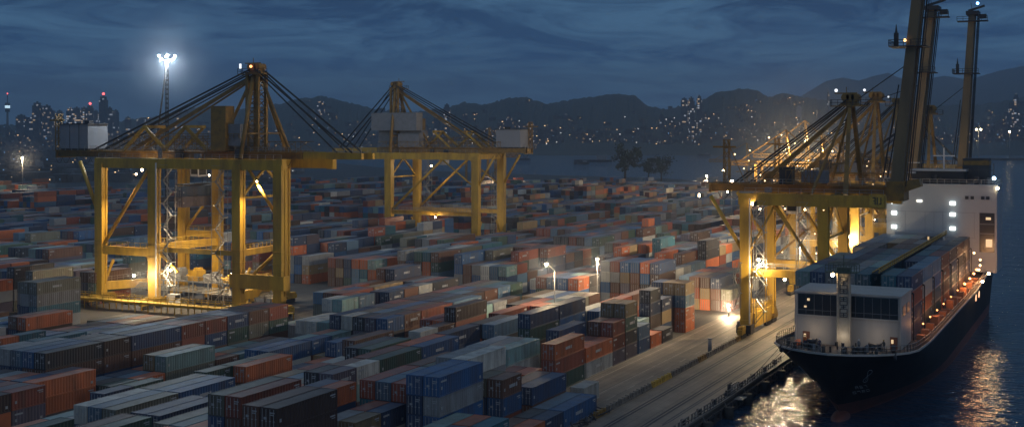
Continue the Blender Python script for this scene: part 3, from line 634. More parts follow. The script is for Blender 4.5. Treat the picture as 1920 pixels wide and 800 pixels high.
# high mast floodlight at the upper left
D = 330; p = atD(313, D); hm = empty('high_mast_light', p, 0, label='very tall mast with a ring of white floodlights at upper left', cat='light mast')
zt = zfor(112, D)
b = MB(); b.lattice((0, 0, 0), (0, 0, zt), 0.6, 50, .12, .08); b.build('mast', DARK, hm)
b = MB(); q = atD(284, D-4) - p; b.tube((q.x, q.y, 30), (0, 0, zt-1), 0.22, 6); b.build('guy_tube', DARK, hm)
b = MB()
for k in range(12):
    a, c_ = 2*math.pi*k/12, 2*math.pi*(k+1)/12; b.beam((2*math.cos(a), 2*math.sin(a), zt), (2*math.cos(c_), 2*math.sin(c_), zt), .2)
b.beam((-2, 0, zt), (2, 0, zt), .2); b.beam((0, -2, zt), (0, 2, zt), .2); b.build('lamp_ring', DARK, hm)
for k in range(8):
    a = 2*math.pi*k/8; b = MB(); b.ball((2.1*math.cos(a), 2.1*math.sin(a), zt+.1+.9*(k % 2)), 0.26, 8, 5); b.build('flood_lamp', LAMPC, hm)
point((0, 0, zt-.8), 90000, (0.85, 0.95, 1.0), 1.0, hm)

def halo(p, r, dens, label):  # added sphere of denser air that gives a lamp its halo
    b = MB(); b.ball((0, 0, 0), r, 20, 12); M_ = bpy.data.materials.new('halo_air'); M_.use_nodes = True; t = M_.node_tree; t.nodes.clear(); n = t.nodes; l = t.links.new
    o_ = n.new('ShaderNodeOutputMaterial'); v_ = n.new('ShaderNodeVolumePrincipled'); v_.inputs['Color'].default_value = (.8, .88, 1, 1)
    tc = n.new('ShaderNodeTexCoord'); ln = n.new('ShaderNodeVectorMath'); ln.operation = 'LENGTH'; l(tc.outputs['Object'], ln.inputs[0])
    mr = n.new('ShaderNodeMapRange'); mr.interpolation_type = 'SMOOTHSTEP'; mr.inputs[1].default_value = 0; mr.inputs[2].default_value = r; mr.inputs[3].default_value = dens; mr.inputs[4].default_value = 0; l(ln.outputs['Value'], mr.inputs[0]); l(mr.outputs[0], v_.inputs['Density']); l(v_.outputs[0], o_.inputs['Volume'])
    o = b.build('halo', M_, loc=p); tag(o, label, 'halo', kind='stuff')
HALO = True
if HALO:
    halo(Vector((hm.location.x, hm.location.y, zt)), 16, 0.0022, 'added glowing mist round the white floodlights of the tall mast')
    halo(atD(1510, 730, 30), 75, 0.0012, 'added golden glow round the floodlit small cranes beyond the quay')
    for px, py, D, r_, d_, lab in ((1040, 500, 245, 9, .005, 'faint glow in the air round the curved yard lamp'), (1120, 484, 275, 8, .005, 'faint glow in the air round the small lamp right of the curved one'),
        (1366, 570, 283, 6, .012, 'faint glow in the air round the low lamp beside the near crane legs'), (1500, 456, 300, 8, .008, 'faint glow in the air between the near crane legs'), (1590, 454, 308, 8, .008, 'faint glow in the air round the lamp near the ship'),
        (281, 515, 292, 8, .010, 'faint glow in the air round the lamp at the left crane foot'), (1835, 240, 2030, 70, .0015, 'faint glow in the air round the twin lamp mast'), (42, 294, 750, 18, .004, 'faint glow in the air round the starry far left lamp')):
        halo(atD(px, D, zfor(py, D)), r_, d_, lab)
# ------------------------------------------------------------------ containers
PAL = {'navy': (0.028, 0.055, 0.115), 'blue': (0.035, 0.105, 0.235), 'steel blue': (0.10, 0.18, 0.26), 'rust red': (0.24, 0.065, 0.038), 'orange': (0.46, 0.125, 0.045),
       'brown': (0.12, 0.058, 0.038), 'dark brown': (0.06, 0.035, 0.028), 'grey': (0.24, 0.25, 0.255), 'pale teal': (0.20, 0.32, 0.31), 'off white': (0.50, 0.49, 0.44),
       'tan': (0.28, 0.20, 0.105), 'dark green': (0.045, 0.09, 0.07), 'charcoal': (0.035, 0.038, 0.045), 'olive grey': (0.15, 0.15, 0.115), 'purple grey': (0.10, 0.085, 0.11), 'teal': (0.03, 0.12, 0.16)}
WT = {'navy': 15, 'blue': 11, 'steel blue': 8, 'rust red': 15, 'orange': 11, 'brown': 14, 'dark brown': 7, 'grey': 8, 'pale teal': 4, 'off white': 4, 'tan': 5, 'dark green': 6, 'charcoal': 8, 'olive grey': 5, 'purple grey': 5, 'teal': 5}
names = list(PAL); wts = [WT[k] for k in names]
CW, CHH = 2.44, 2.59
def cont_mesh(Lc, var=0):
    b = MB(); h = CHH; w = CW/2; f_ = 0.12
    # frame
    for x in (0, Lc-f_):
        for y in (-w, w-f_): b.box(x, x+f_, y, y+f_, 0, h)
        b.box(x, x+f_, -w+f_, w-f_, h-f_, h-0.002); b.box(x, x+f_, -w+f_, w-f_, 0.002, f_)
    for y in (-w, w-f_): b.box(f_, Lc-f_, y, y+f_, h-f_, h-0.004); b.box(f_, Lc-f_, y, y+f_, 0.002, f_+.03)
    # corrugated side walls
    n = int((Lc-2*f_)/0.56)*2; pr = [0.0, 0.0, 0.075, 0.075]
    for s_ in (-1, 1):
        xs = np.linspace(f_, Lc-f_, n*2+1); prev = None
        for i, x in enumerate(xs):
            y = s_*(w-0.03-pr[i % 4]); cur = [(x, y, f_), (x, y, h-f_)]
            if prev:
                if s_ < 0: b.quad(prev[0], cur[0], cur[1], prev[1])
                else: b.quad(cur[0], prev[0], prev[1], cur[1])
            prev = cur
    # corrugated roof
    xs = np.linspace(f_, Lc-f_, n+1); prev = None
    for i, x in enumerate(xs):
        z = h-0.03-(0.035 if i % 2 else 0.0); cur = [(x, -w+f_*.4, z), (x, w-f_*.4, z)]
        if prev: b.quad(prev[0], cur[0], cur[1], prev[1])
        prev = cur
    b.box(0.06, Lc-0.05, -w+f_, w-f_, f_, h-f_)        # end walls
    b.mi = 1                                            # small stencilled marks
    if var == 1: b.box(Lc*.35, Lc*.35+1.9, -w-0.004, -w+0.032, 1.1, 1.55); b.box(Lc*.35+2.1, Lc*.35+2.5, -w-0.004, -w+0.032, 1.05, 1.6)
    if var == 2: b.box(.45, 1.9, -w-0.004, -w+0.032, h-.75, h-.5); b.box(Lc-1.0, Lc-.6, -w-0.004, -w+0.032, .5, .9)
    if var != 2: b.box(Lc-1.5, Lc-0.45, -w-0.004, -w+0.012+0.02, h-0.62, h-0.45); b.box(Lc-1.2, Lc-0.45, -w-0.004, -w+0.03, h-0.86, h-0.76)
    b.box(0.5, 0.85, -w-0.004, -w+0.03, 0.9, 1.3)
    me = b.build('shipping_container', [CONT, MARK]); d = me.data; bpy.data.objects.remove(me); return d
def door_mesh(s_):
    b = MB(); y0, y1 = (0.01, 1.09) if s_ > 0 else (-1.09, -0.01)
    b.box(-0.02, 0.05, y0, y1, .13, CHH-.13)
    for z in (0.35, 1.0, 1.65, 2.25): b.box(-0.035, -0.018, y0+.06, y1-.06, z-.03, z+.03)
    b.mi = 1
    for t_ in (0.28, 0.78):
        y = y0+(y1-y0)*t_; b.tube((-.07, y, .15), (-.07, y, CHH-.15), 0.032, 5); b.box(-.10, -.03, y-.09, y+.09, 1.0, 1.1)
    if s_ < 0: b.box(-.026, -.019, y0+.2, y1-.15, 1.95, 2.1); b.box(-.026, -.019, y0+.3, y1-.15, 1.72, 1.84)
    else: b.box(-.026, -.019, y0+.25, y1-.4, 1.2, 1.5)
    me = b.build('door', [CONT, MARK]); d = me.data; bpy.data.objects.remove(me); return d
CM = {12: [cont_mesh(12.19, k) for k in (0, 0, 1, 2)], 6: [cont_mesh(6.06, k) for k in (0, 0, 1, 2)]}; DM = [door_mesh(-1), door_mesh(1)]
def container(x, y, z, L_, col, label, group, doors=True):
    o = bpy.data.objects.new('shipping_container', rnd.choice(CM[L_])); sc.collection.objects.link(o); o.location = (x, y, z)
    k = rnd.uniform(0.75, 1.3); c = tuple(min(1, v*k) for v in PAL[col]) + (1,); o.color = c
    tag(o, label, 'shipping container', group)
    if doors:
        for d in DM:
            q = bpy.data.objects.new('door', d); sc.collection.objects.link(q); q.parent = o; q.color = c
    return o

# yard plan: list of (x, y(low edge), tier, length, colour, row info)
recs = []
ordw = ['first','second','third','fourth','fifth','sixth','seventh','eighth','ninth','tenth','eleventh','twelfth','thirteenth','fourteenth','fifteenth','sixteenth','seventeenth','eighteenth','nineteenth','twentieth']
for a_ in ('twenty', 'thirty', 'forty', 'fifty', 'sixty', 'seventy'): ordw += [a_+'-'+k for k in ordw[:9]] + [{'twenty':'thirtieth','thirty':'fortieth','forty':'fiftieth','fifty':'sixtieth','sixty':'seventieth','seventy':'eightieth'}[a_]]
manual = [  # X, Y, length, rows across, colours from the top down (list per row)
    (139.3, 79.2, 12, [['blue','grey','blue','navy'], ['blue','navy','navy','blue']], 'the big blue pair, bottom centre'),
    (152.0, 82.0, 12, [['off white','grey','grey','navy'], ['grey','grey','navy','brown']], 'the stack behind the big blue pair'),
    (153.0, 76.9, 6, [['brown','blue','rust red'], ['olive grey','navy','brown']], 'the short stack right of the blue pair'),
    (161.6, 76.4, 12, [['navy','brown'], ['brown','navy']], 'the stack left of the lone white one'),
    (170.0, 81.5, 6, [['orange','blue'], ['rust red','navy']], 'the orange topped stack right of centre'),
    (174.8, 87.0, 12, [['pale teal','off white','blue'], ['grey','olive grey','navy'], ['steel blue','grey','navy']], 'the pale stack left of orange top'),
    (176.2, 74.4, 6, [['off white']], 'the lone white container on the road edge'),
    (160.5, 70.9, 12, [['blue'], ['steel blue']], 'the low blue pair by the barrier end'),
    (148.0, 70.9, 6, [['orange'], ['brown']], 'the orange and brown pair by the barrier'),
    (154.2, 70.9, 6, [['navy'], ['charcoal']], 'the low navy pair by the barrier end'),
    (195.6, 82.2, 12, [['orange','off white'], ['rust red','grey'], ['navy','grey','brown']], 'the orange over white stack at the road'),
    (208.0, 82.2, 6, [['rust red','rust red','purple grey'], ['brown','navy','brown']], 'the red stack behind the roadside orange one'),
    (214.4, 82.2, 6, [['tan','dark green','charcoal','purple grey'], ['tan','dark green','navy','brown']], 'the tan topped stack at the road'),
    (221.4, 82.2, 6, [['steel blue','blue'], ['charcoal','pale teal','navy']], 'the blue stack at the road'),
    (228.2, 82.2, 6, [['orange'], ['pale teal','off white']], 'the single orange container at the road'),
    (235.0, 82.2, 6, [['charcoal'], ['charcoal','navy','dark brown','brown']], 'the low charcoal stack at the road'),
    (249.5, 82.2, 6, [['tan','steel blue','orange','orange'], ['tan','navy','brown','brown'], ['navy','tan','navy','brown']], 'the four high stack beside the crossing'),
    (242.0, 84.8, 6, [['navy','tan','navy'], ['steel blue','navy','charcoal']], 'the stack left of the four high one'),
    (165.5, 106.5, 12, [['dark green','teal','navy'], ['charcoal','navy','navy']], 'the dark green stack, middle front'),
    (118.3, 94.6, 12, [['rust red','brown','navy','navy'], ['olive grey','navy','brown','navy']], 'the long rust red topped stack'),
    (115.3, 87.0, 12, [['dark brown','dark brown','navy','brown'], ['brown','dark brown','navy','navy']], 'the stack before the rust red one'),
    (131.0, 94.6, 12, [['orange','navy','navy'], ['navy','navy','blue']], 'the stack behind the rust red one'),
    (124.0, 120.0, 12, [['olive grey','blue'], ['steel blue','blue'], ['off white','navy']], 'the long pale topped row, front part'),
    (136.5, 120.0, 12, [['blue','navy'], ['steel blue','navy'], ['olive grey','brown']], 'the long pale topped row, blue part'),
    (111.0, 113.0, 12, [['dark green','navy'], ['brown','navy']], 'the dark green low stack, bottom left'),
    (124.0, 112.4, 12, [['navy','blue'], ['navy','charcoal']], 'the blue low stack, bottom left'),
    (140.0, 150.0, 12, [['charcoal','brown','navy'], ['blue','brown','navy'], ['steel blue','navy','navy'], ['grey','navy','navy']], 'the long brown wall nearest end'),
    (152.4, 150.0, 6, [['dark brown','brown','navy'], ['charcoal','brown','navy'], ['charcoal','navy','navy']], 'the long brown wall dark brown part'),
    (158.8, 150.0, 12, [['navy','brown','navy'], ['charcoal','brown','navy'], ['steel blue','navy','navy']], 'the long brown wall long navy part'),
    (171.2, 150.0, 6, [['rust red','rust red','navy'], ['rust red','navy','navy'], ['charcoal','navy','navy']], 'the long brown wall first red part'),
    (177.5, 150.0, 6, [['rust red','navy','brown'], ['charcoal','navy','navy'], ['navy','navy','navy']], 'the long brown wall red over navy part'),
    (183.8, 150.0, 6, [['navy','dark green','olive grey'], ['steel blue','navy','navy'], ['navy','navy','navy']], 'the long brown wall navy over green part'),
    (190.1, 150.0, 6, [['brown','olive grey','brown'], ['charcoal','navy','navy'], ['charcoal','navy','navy']], 'the long brown wall second brown part'),
    (196.4, 150.0, 6, [['rust red','dark green','brown'], ['charcoal','navy','navy'], ['rust red','navy','navy']], 'the long brown wall far end'),
    (199.5, 138.5, 12, [['pale teal','pale teal'], ['off white','grey'], ['off white','grey']], 'the pale teal stack before the crane'),
    (212.0, 143.5, 6, [['pale teal','rust red','navy'], ['off white','grey','navy']], 'the farther short pale teal stack'),
    (218.4, 143.5, 6, [['steel blue','rust red','navy'], ['orange','grey','navy']], 'the lit steel blue topped stack'),
    (178.0, 196.0, 12, [['orange','dark brown'], ['brown','navy']], 'the low orange stack before the crane'),
    (205.0, 223.6, 12, [['olive grey','grey','dark green','navy'], ['olive grey','grey','navy']], 'the grey green stack, left edge'),
    (190.0, 206.0, 12, [['olive grey','grey','teal','grey'], ['olive grey','grey','navy','navy']], 'the taller grey green stack at left'),
    (226.5, 226.0, 12, [['brown','dark green','rust red'], ['dark brown','navy','brown']], 'the brown over red stack, left lamp'),
]
occ = []
tnames = {1: ['ground tier'], 2: ['ground tier', 'top tier'], }
def tname(t_, n):
    if n == 1: return 'single tier'
    if t_ == n-1: return 'top tier'
    if t_ == 0: return 'ground tier'
    return ordw[t_] + ' tier'
for (X, Y, L_, rows, where) in manual:
    for i, cols in enumerate(rows):
        y = Y + i*2.58; n = len(cols)
        rw = ('near row' if i == 0 else 'far row') if len(rows) == 2 else (ordw[i] + ' row' if len(rows) > 1 else '')
        for t_ in range(n):
            recs.append([X, y, t_*CHH, L_, cols[n-1-t_], f"{cols[n-1-t_]} container, {tname(t_, n)}, {rw+' of ' if rw else ''}{where}", 0])
    occ.append((X-0.3, X+(12.19 if L_ == 12 else 6.06)+0.3, Y-1.22-0.3, Y+1.22+(len(rows)-1)*2.58+0.3))
# (manual Y values are the low edge of the first row, converted below)
for q in recs: q[1] += CW/2
occ = [(a, b_, c+CW/2, d+CW/2) for a, b_, c, d in occ]
def free(x0, x1, y0, y1):
    for a, b_, c, d in occ:
        if x0 < b_ and x1 > a and y0 < d and y1 > c: return False
    return True
clear = [(207, 258, 160, 232), (381, 412, 196, 252)]
def blocked(x0, x1, y0, y1):
    for a, b_, c, d in clear:
        if x0 < b_ and x1 > a and y0 < d and y1 > c: return True
    if x1 > 258 and x0 < 283 and y0 < 104: return True            # crossing beside the near crane
    if x0 > 300 and y0 < 93: return True
    if 183 < x1 and y0 < 82: return True
    if (x0 < 276 and x1 > 262) or (x0 < 440 and x1 > 428) or (x0 < 620 and x1 > 604): return True
    return False
def vnoise(i, j, s=0):
    h = math.sin(i*127.1+j*311.7+s*74.7)*43758.5453; return h-math.floor(h)
def snoise(x, y, s=0):
    xi, yi = math.floor(x), math.floor(y); fx, fy = x-xi, y-yi; fx = fx*fx*(3-2*fx); fy = fy*fy*(3-2*fy)
    a = vnoise(xi, yi, s)*(1-fx)+vnoise(xi+1, yi, s)*fx; b_ = vnoise(xi, yi+1, s)*(1-fx)+vnoise(xi+1, yi+1, s)*fx
    return a*(1-fy)+b_*fy
far = []
Yb, blk = 71.0, 0
yr = random.Random(3)
while Yb < 820:
    nrow = 3 if blk == 0 else (5 if blk % 2 else 6)
    start = Yb
    for row in range(nrow):
        y0 = start+row*2.6
        for bay in range(0, 74):
            x0 = 93+bay*12.6 + (blk % 3)*1.3
            D = x0*CT+y0*ST
            if D < 105 or D > 900: continue
            px, py, _ = proj(x0+6, y0, 5)
            if px < -160 or px > 2050: continue
            if D > 620 and px > 1350: continue
            if D > 800 and px < 420: continue
            if blocked(x0, x0+12.3, y0, y0+2.44): continue
            s_ = vnoise((bay+blk*2)//4, blk, 2)*.6+.4*snoise(bay*.3, blk*.5); t_ = 1.5+3.0*s_ + (yr.uniform(-1.2, 1.2) if yr.random() < .25 else 0)
            if x0 < 190 and y0 > 104: t_ = 1.0+1.5*s_+yr.uniform(-.5, .5)
            elif x0 < 190: t_ = min(t_, 2.6)
            if x0 < 140 and y0 < 112: t_ = min(t_, 2.2)
            if px > 1150 and D > 260: t_ = max(2, t_)
            if 168 < x0 < 208 and 140 < y0 < 222: t_ = min(t_, 1.4)
            if row < 2 and 190 < x0 < 258 and y0 < 104: t_ = min(t_, 3)
            n = int(max(0, min(5, round(t_))))
            if yr.random() < 0.05: n = max(0, n-2)
            short = vnoise(bay, blk*7+row//2, 5) < 0.5
            base = yr.choices(names, wts)[0]
            for k in range(n):
                parts_ = [(x0, 6), (x0+6.25, 6)] if short else [(x0, 12)]
                for h_, (xx, L_) in enumerate(parts_):
                    ln = 6.06 if L_ == 6 else 12.19
                    if not free(xx, xx+ln, y0, y0+2.44): continue
                    col = yr.choices(names, wts)[0] if yr.random() < 0.75 else base
                    lab = f"{col} container, {tname(k, n)}, {'front half of ' if L_ == 6 and h_ == 0 else 'back half of ' if L_ == 6 else ''}{ordw[bay]} bay, {ordw[row]} row of {ordw[blk]} block"
                    recs.append([xx, y0+CW/2, k*CHH, L_, col, lab, D])
    Yb = start+nrow*2.6+(3.4 if blk == 0 else 5.2 if blk % 3 else 7.0); blk += 1
print('containers planned', len(recs))

# which of them show: id buffer of boxes, painter-free z test on a 960 x 400 grid
def visible_area(boxes):
    Wp, Hp = 960, 400; zb_ = np.full((Hp, Wp), 1e9); ib = np.full((Hp, Wp), -1, int)
    def poly(pts, idx):
        P = np.array([proj(*p) for p in pts]); P[:, :2] *= 0.5
        if P[:, 2].min() < 20: return
        x0, x1 = int(max(0, P[:, 0].min())), int(min(Wp-1, P[:, 0].max())+1); y0, y1 = int(max(0, P[:, 1].min())), int(min(Hp-1, P[:, 1].max())+1)
        if x1 <= x0 or y1 <= y0: return
        gx, gy = np.meshgrid(np.arange(x0, x1)+.5, np.arange(y0, y1)+.5); ins_p = np.ones(gx.shape, bool); ins_n = ins_p.copy()
        for i in range(len(P)):
            a, b_ = P[i], P[(i+1) % len(P)]; c = (b_[0]-a[0])*(gy-a[1])-(b_[1]-a[1])*(gx-a[0]); ins_p &= c >= 0; ins_n &= c <= 0
        ins = ins_p | ins_n
        if not ins.any(): return
        # plane depth: 1/D is linear in the image
        A_ = np.c_[P[:3, :2], np.ones(3)]
        try: k = np.linalg.solve(A_, 1/P[:3, 2])
        except np.linalg.LinAlgError: return
        D_ = 1/np.maximum(1e-6, k[0]*gx+k[1]*gy+k[2]); zv = zb_[y0:y1, x0:x1]; iv = ib[y0:y1, x0:x1]
        mk = ins & (D_ < zv); zv[mk] = D_[mk]; iv[mk] = idx
    for i, (x0, x1, y0, y1, z0, z1) in enumerate(boxes):
        poly([(x0,y0,z1),(x1,y0,z1),(x1,y1,z1),(x0,y1,z1)], i)
        poly([(x0,y0,z0),(x1,y0,z0),(x1,y0,z1),(x0,y0,z1)], i)
        poly([(x0,y0,z0),(x0,y1,z0),(x0,y1,z1),(x0,y0,z1)], i)
    ids, cnt = np.unique(ib, return_counts=True)
    return {int(a): int(c) for a, c in zip(ids, cnt) if a >= 0}
near = [i for i, q in enumerate(recs) if q[0]*CT+q[1]*ST < 430]
boxes = []
for i in near:
    X, Y, Z, L_, c, lab, D = recs[i]; ln = 12.19 if L_ == 12 else 6.06
    boxes.append((X, X+ln, Y-CW/2, Y+CW/2, Z, Z+CHH))
vis = visible_area(boxes)
rank = sorted(vis, key=lambda i: -vis[i]); NKEEP = 245
keep = {near[i]: vis[i] for i in rank[:NKEEP]}
print('near', len(near), 'visible', len(vis), 'smallest kept px', vis[rank[min(NKEEP, len(rank))-1]])
for i, a in keep.items():
    X, Y, Z, L_, c, lab, D = recs[i]
    container(X, Y, Z, L_, c, lab, 'shipping containers stacked in the yard', doors=a > 60)
# all the others: one object of stuff
def boxes_mesh(name, items, m_):
    n = len(items); V = np.empty((n*8, 3)); C = np.empty((n*8, 4))
    for i, (x0, x1, y0, y1, z0, z1, col) in enumerate(items):
        V[i*8:i*8+8] = [(x0,y0,z0),(x1,y0,z0),(x1,y1,z0),(x0,y1,z0),(x0,y0,z1),(x1,y0,z1),(x1,y1,z1),(x0,y1,z1)]; C[i*8:i*8+8] = (*col, 1)
    q = np.array([(0,3,2,1),(4,5,6,7),(0,1,5,4),(1,2,6,5),(2,3,7,6),(3,0,4,7)]); Fc = (np.arange(n)[:, None, None]*8+q[None]).reshape(-1)
    me = bpy.data.meshes.new(name); me.vertices.add(n*8); me.vertices.foreach_set('co', V.ravel()); me.loops.add(n*24); me.loops.foreach_set('vertex_index', Fc.astype(np.int32))
    me.polygons.add(n*6); me.polygons.foreach_set('loop_start', np.arange(n*6, dtype=np.int32)*4)
    me.polygons.foreach_set('use_smooth', np.zeros(n*6, bool))
    me.update(calc_edges=True)
    a = me.color_attributes.new('paint', 'FLOAT_COLOR', 'POINT'); a.data.foreach_set('color', C.ravel()); me.materials.append(m_)
    o = bpy.data.objects.new(name, me); sc.collection.objects.link(o); return o
items = []
for i, q in enumerate(recs):
    if i in keep: continue
    X, Y, Z, L_, c, lab, D = q; ln = 12.19 if L_ == 12 else 6.06; k = rnd.uniform(.75, 1.25)
    items.append((X+.03, X+ln-.03, Y-1.2, Y+1.2, Z+.02, Z+CHH-.04, tuple(v*k for v in PAL[c])))
    if X*CT+Y*ST < 420:      # lock rods on the door ends
        for t_ in (-.8, -.3, .3, .8): items.append((X-.03, X+.03, Y+t_-.05, Y+t_+.05, Z+.15, Z+2.4, (.2, .2, .2)))
tag(boxes_mesh('container_stacks', items, CONTS), 'countless small container stacks filling the yard behind the nearer ones', 'container stacks', kind='stuff')

# pair of containers held by the left crane
for k, (c, lab) in enumerate((('purple grey', 'grey lower container of the pair hanging between the left crane legs'), ('navy', 'navy upper container of the pair hanging between the left crane legs'))):
    p = atD(334, 306, 0); container(p.x, p.y, 23.6+k*(CHH+.02), 12, c, lab, 'containers hanging from the left crane')
b = MB(); b.box(.5, 11.5, -1.1, 1.1, 29.0, 29.4); 
p = atD(334, 306, 0); 
for x in (2, 10):
    for y in (-.8, .8): b.tube((x, y, 29.4), (x, y, 34.6), 0.06, 5)
sp = b.build('spreader', DARK); sp.parent = A; sp.location = (p.x-228, p.y-183, 0)

# ------------------------------------------------------------------ the ship
YC = 38.9; HB = 11.1; XS0, XEND = 185.0, 336.0
ship = empty('container_ship', (XS0, YC, -2), 0, label='large black container ship moored bow first along the quay', cat='ship')
HUL = mat('hull_black', (0.007, 0.0075, 0.010), 0.6, spec=0.2, dirt=0.6, dirtcol=(0.035, 0.03, 0.028), scale=0.22, streak=True)
HULB = mat('hull_navy', (0.018, 0.032, 0.062), 0.42, dirt=0.5, dirtcol=(0.03, 0.035, 0.04), scale=0.2, streak=True)
BOOT = mat('antifouling_red', (0.14, 0.04, 0.03), 0.6, dirt=0.6, dirtcol=(0.03, 0.02, 0.018), scale=0.5)
DECK = mat('deck_paint', (0.10, 0.075, 0.06), 0.75, dirt=0.6, scale=0.5)
HWHT = mat('ship_white', (0.42, 0.40, 0.375), 0.55, dirt=0.4, dirtcol=(0.22, 0.19, 0.15), scale=0.3, streak=True)
BWHT = mat('bridge_white', (0.31, 0.34, 0.38), 0.55, dirt=0.3, dirtcol=(0.3, 0.3, 0.3), scale=0.25, streak=True)
def sheer(x):                                   # deck height above the quay datum
    d = x-XS0
    return 9.1 - 1.2*min(1, max(0, d/26)) + 3.6*max(0, (d-95)/56)**1.6
def halfb(x, z):
    zt = sheer(x); t_ = max(0, min(1, (z+2)/(zt+2)))
    stem = XS0 + 9.5*(1-t_)**1.25; Lf = 15+48*(1-t_)**1.1; u = (x-stem)/Lf
    if u <= 0: return 0.0
    u = min(1, u); hb = HB*(1-(1-u)**2.3)**(0.62+0.35*(1-t_))
    if x > XEND-14: hb *= 1-0.22*((x-XEND+14)/14)**2*(1.2-t_)
    return hb*(0.90+0.10*t_) if u >= 0 else 0
LV = [-5.0, -3.5, -2.0, -1.2, -0.35, 0.4, 2.6, 4.2, 5.8, 7.4]
us = list(np.linspace(0, 1, 22)**1.7)
def hull_grid(fr):                              # rows from keel to deck; columns from stem aft
    cols = []
    for j in range(len(LV)+1):
        row = []
        for u in us:
            zt_stem = sheer(XS0)
            # x position along this level
            zf = LV[j] if j < len(LV) else None
            t_ = max(0, min(1, ((LV[j] if zf is not None else zt_stem)+2)/(zt_stem+2)))
            stem = XS0+9.5*(1-t_)**1.25 if zf is not None else XS0
            x = stem + (XEND-stem)*u; z = zf if zf is not None else sheer(x)
            row.append((x, halfb(x, z) if u > 0 else 0.0, z))
        cols.append(row)
    return cols
G_ = hull_grid(0)
def strip(rows, name, m_, side):
    v = []; f = []; nu = len(rows[0])
    for row in rows:
        for (x, h, z) in row: v.append((x-XS0, side*h, z+2))
    for j in range(len(rows)-1):
        for i in range(nu-1):
            a = j*nu+i; q = (a, a+1, a+nu+1, a+nu); f.append(q if side < 0 else q[::-1])
    return v, f
def hullpart(name, j0, j1, m_, transom=False):
    v = []; f = []
    for side in (-1, 1):
        vv, ff = strip(G_[j0:j1+1], name, m_, side); n = len(v); v += vv; f += [tuple(n+i for i in q) for q in ff]
    nu = len(us); nr = j1-j0+1
    if transom:
        for j in range(nr-1):
            a = j*nu+nu-1; c = nr*nu+j*nu+nu-1; f.append((a, c, c+nu, a+nu))
    me = bpy.data.meshes.new(name); me.from_pydata(v, [], f); me.materials.append(m_); me.update()
    for p_ in me.polygons: p_.use_smooth = True
    o = bpy.data.objects.new(name, me); sc.collection.objects.link(o); o.parent = ship; return o
hullpart('hull_bottom', 0, 5, BOOT, True); hullpart('hull_topside', 5, len(LV), HUL, True)
# deck sheet and bulwark
v = []; f = []; top = G_[-1]
for (x, h, z) in top: v += [(x-XS0, -h+.02, z+2-.06), (x-XS0, h-.02, z+2-.06)]
for i in range(len(top)-1): f.append((2*i, 2*i+2, 2*i+3, 2*i+1))
me = bpy.data.meshes.new('deck'); me.from_pydata(v, [], f); me.materials.append(DECK); me.update(); o = bpy.data.objects.new('deck', me); sc.collection.objects.link(o); o.parent = ship
b = MB()
for side in (-1, 1):
    P = [Vector((x-XS0, side*h, z+2)) for (x, h, z) in top]
    for p_, q in zip(P, P[1:]): b.beam(p_+Vector((0, 0, .12)), q+Vector((0, 0, .12)), 0.22, 0.28)
b.build('gunwale', HWHT, ship)
for side in (-1, 1):
    b = MB(); xs = list(XS0+0.35+(28)*np.linspace(0, 1, 30)**1.6)
    P = [Vector((x-XS0, side*max(0, halfb(x, sheer(x))-.25), sheer(x)+2.2)) for x in xs]; b.rail(P, 1.15, 1.2, 0.04)
    xs = np.arange(XS0+30, XEND, 4.0); P = [Vector((x-XS0, side*(halfb(x, sheer(x))-.25), sheer(x)+2.2)) for x in xs]; b.rail(P, 1.1, 1.6, 0.04); b.build('deck_rail', STEEL, ship)
# bulb at the forefoot
b = MB(); b.ball((9.2, 0, -0.7), 1.5, 14, 9, 1.25); 
for i_, vv in enumerate(b.v): b.v[i_] = ((vv[0]-9.2)*2.6+9.2, vv[1], vv[2])
b.build('bulbous_bow', BOOT, ship)
def sx(x): return x-XS0
# forward house with the dark window band
FX, FY0, FY1, FZ0, FZ1 = 198.6, 30.6, 46.9, 8.2, 16.7
h = MB(); h.box(sx(FX), sx(FX+11), FY0-YC, FY1-YC, FZ0+2, FZ1+2-.25); h.mi = 0
h.box(sx(FX)-.25, sx(FX+11)+.1, FY0-YC-.2, FY1-YC+.2, FZ1+2-.25, FZ1+2+.05)
for y in (FY0, FY1): h.box(sx(FX)-.22, sx(FX), y-YC-.12, y-YC+.12, FZ0+2, FZ1+2-.25)
h.box(sx(FX)-.14, sx(FX), FY0-YC+.15, FY1-YC-.15, FZ0+2+4.55, FZ0+2+4.75)
fh = h.build('forward_house', HWHT, ship)
edges = np.linspace(FY0+.35, FY1-.35, 7)
for a, c in zip(edges, edges[1:]):
    w = MB(); w.box(sx(FX)-.05, sx(FX)+.02, a-YC+.03, c-YC-.03, FZ0+2+4.8, FZ1+2-.45); w.mi = 1
    w.box(sx(FX)-.09, sx(FX)-.05, a-YC+.07, c-YC-.07, FZ0+2+5.5, FZ0+2+5.56); w.box(sx(FX)-.09, sx(FX)-.05, (a+c)/2-YC-.02, (a+c)/2-YC+.02, FZ0+2+4.8, FZ1+2-.45)
    if a > 42: w.mi = 2; w.box(sx(FX)-.11, sx(FX)-.09, a-YC+.7, a-YC+1.1, FZ1+2-1.5, FZ1+2-1.1); w.box(sx(FX)-.11, sx(FX)-.09, a-YC+1.2, a-YC+1.6, FZ1+2-2.6, FZ1+2-2.3)
    w.build('window', [WINM, GREY, WINL], fh)
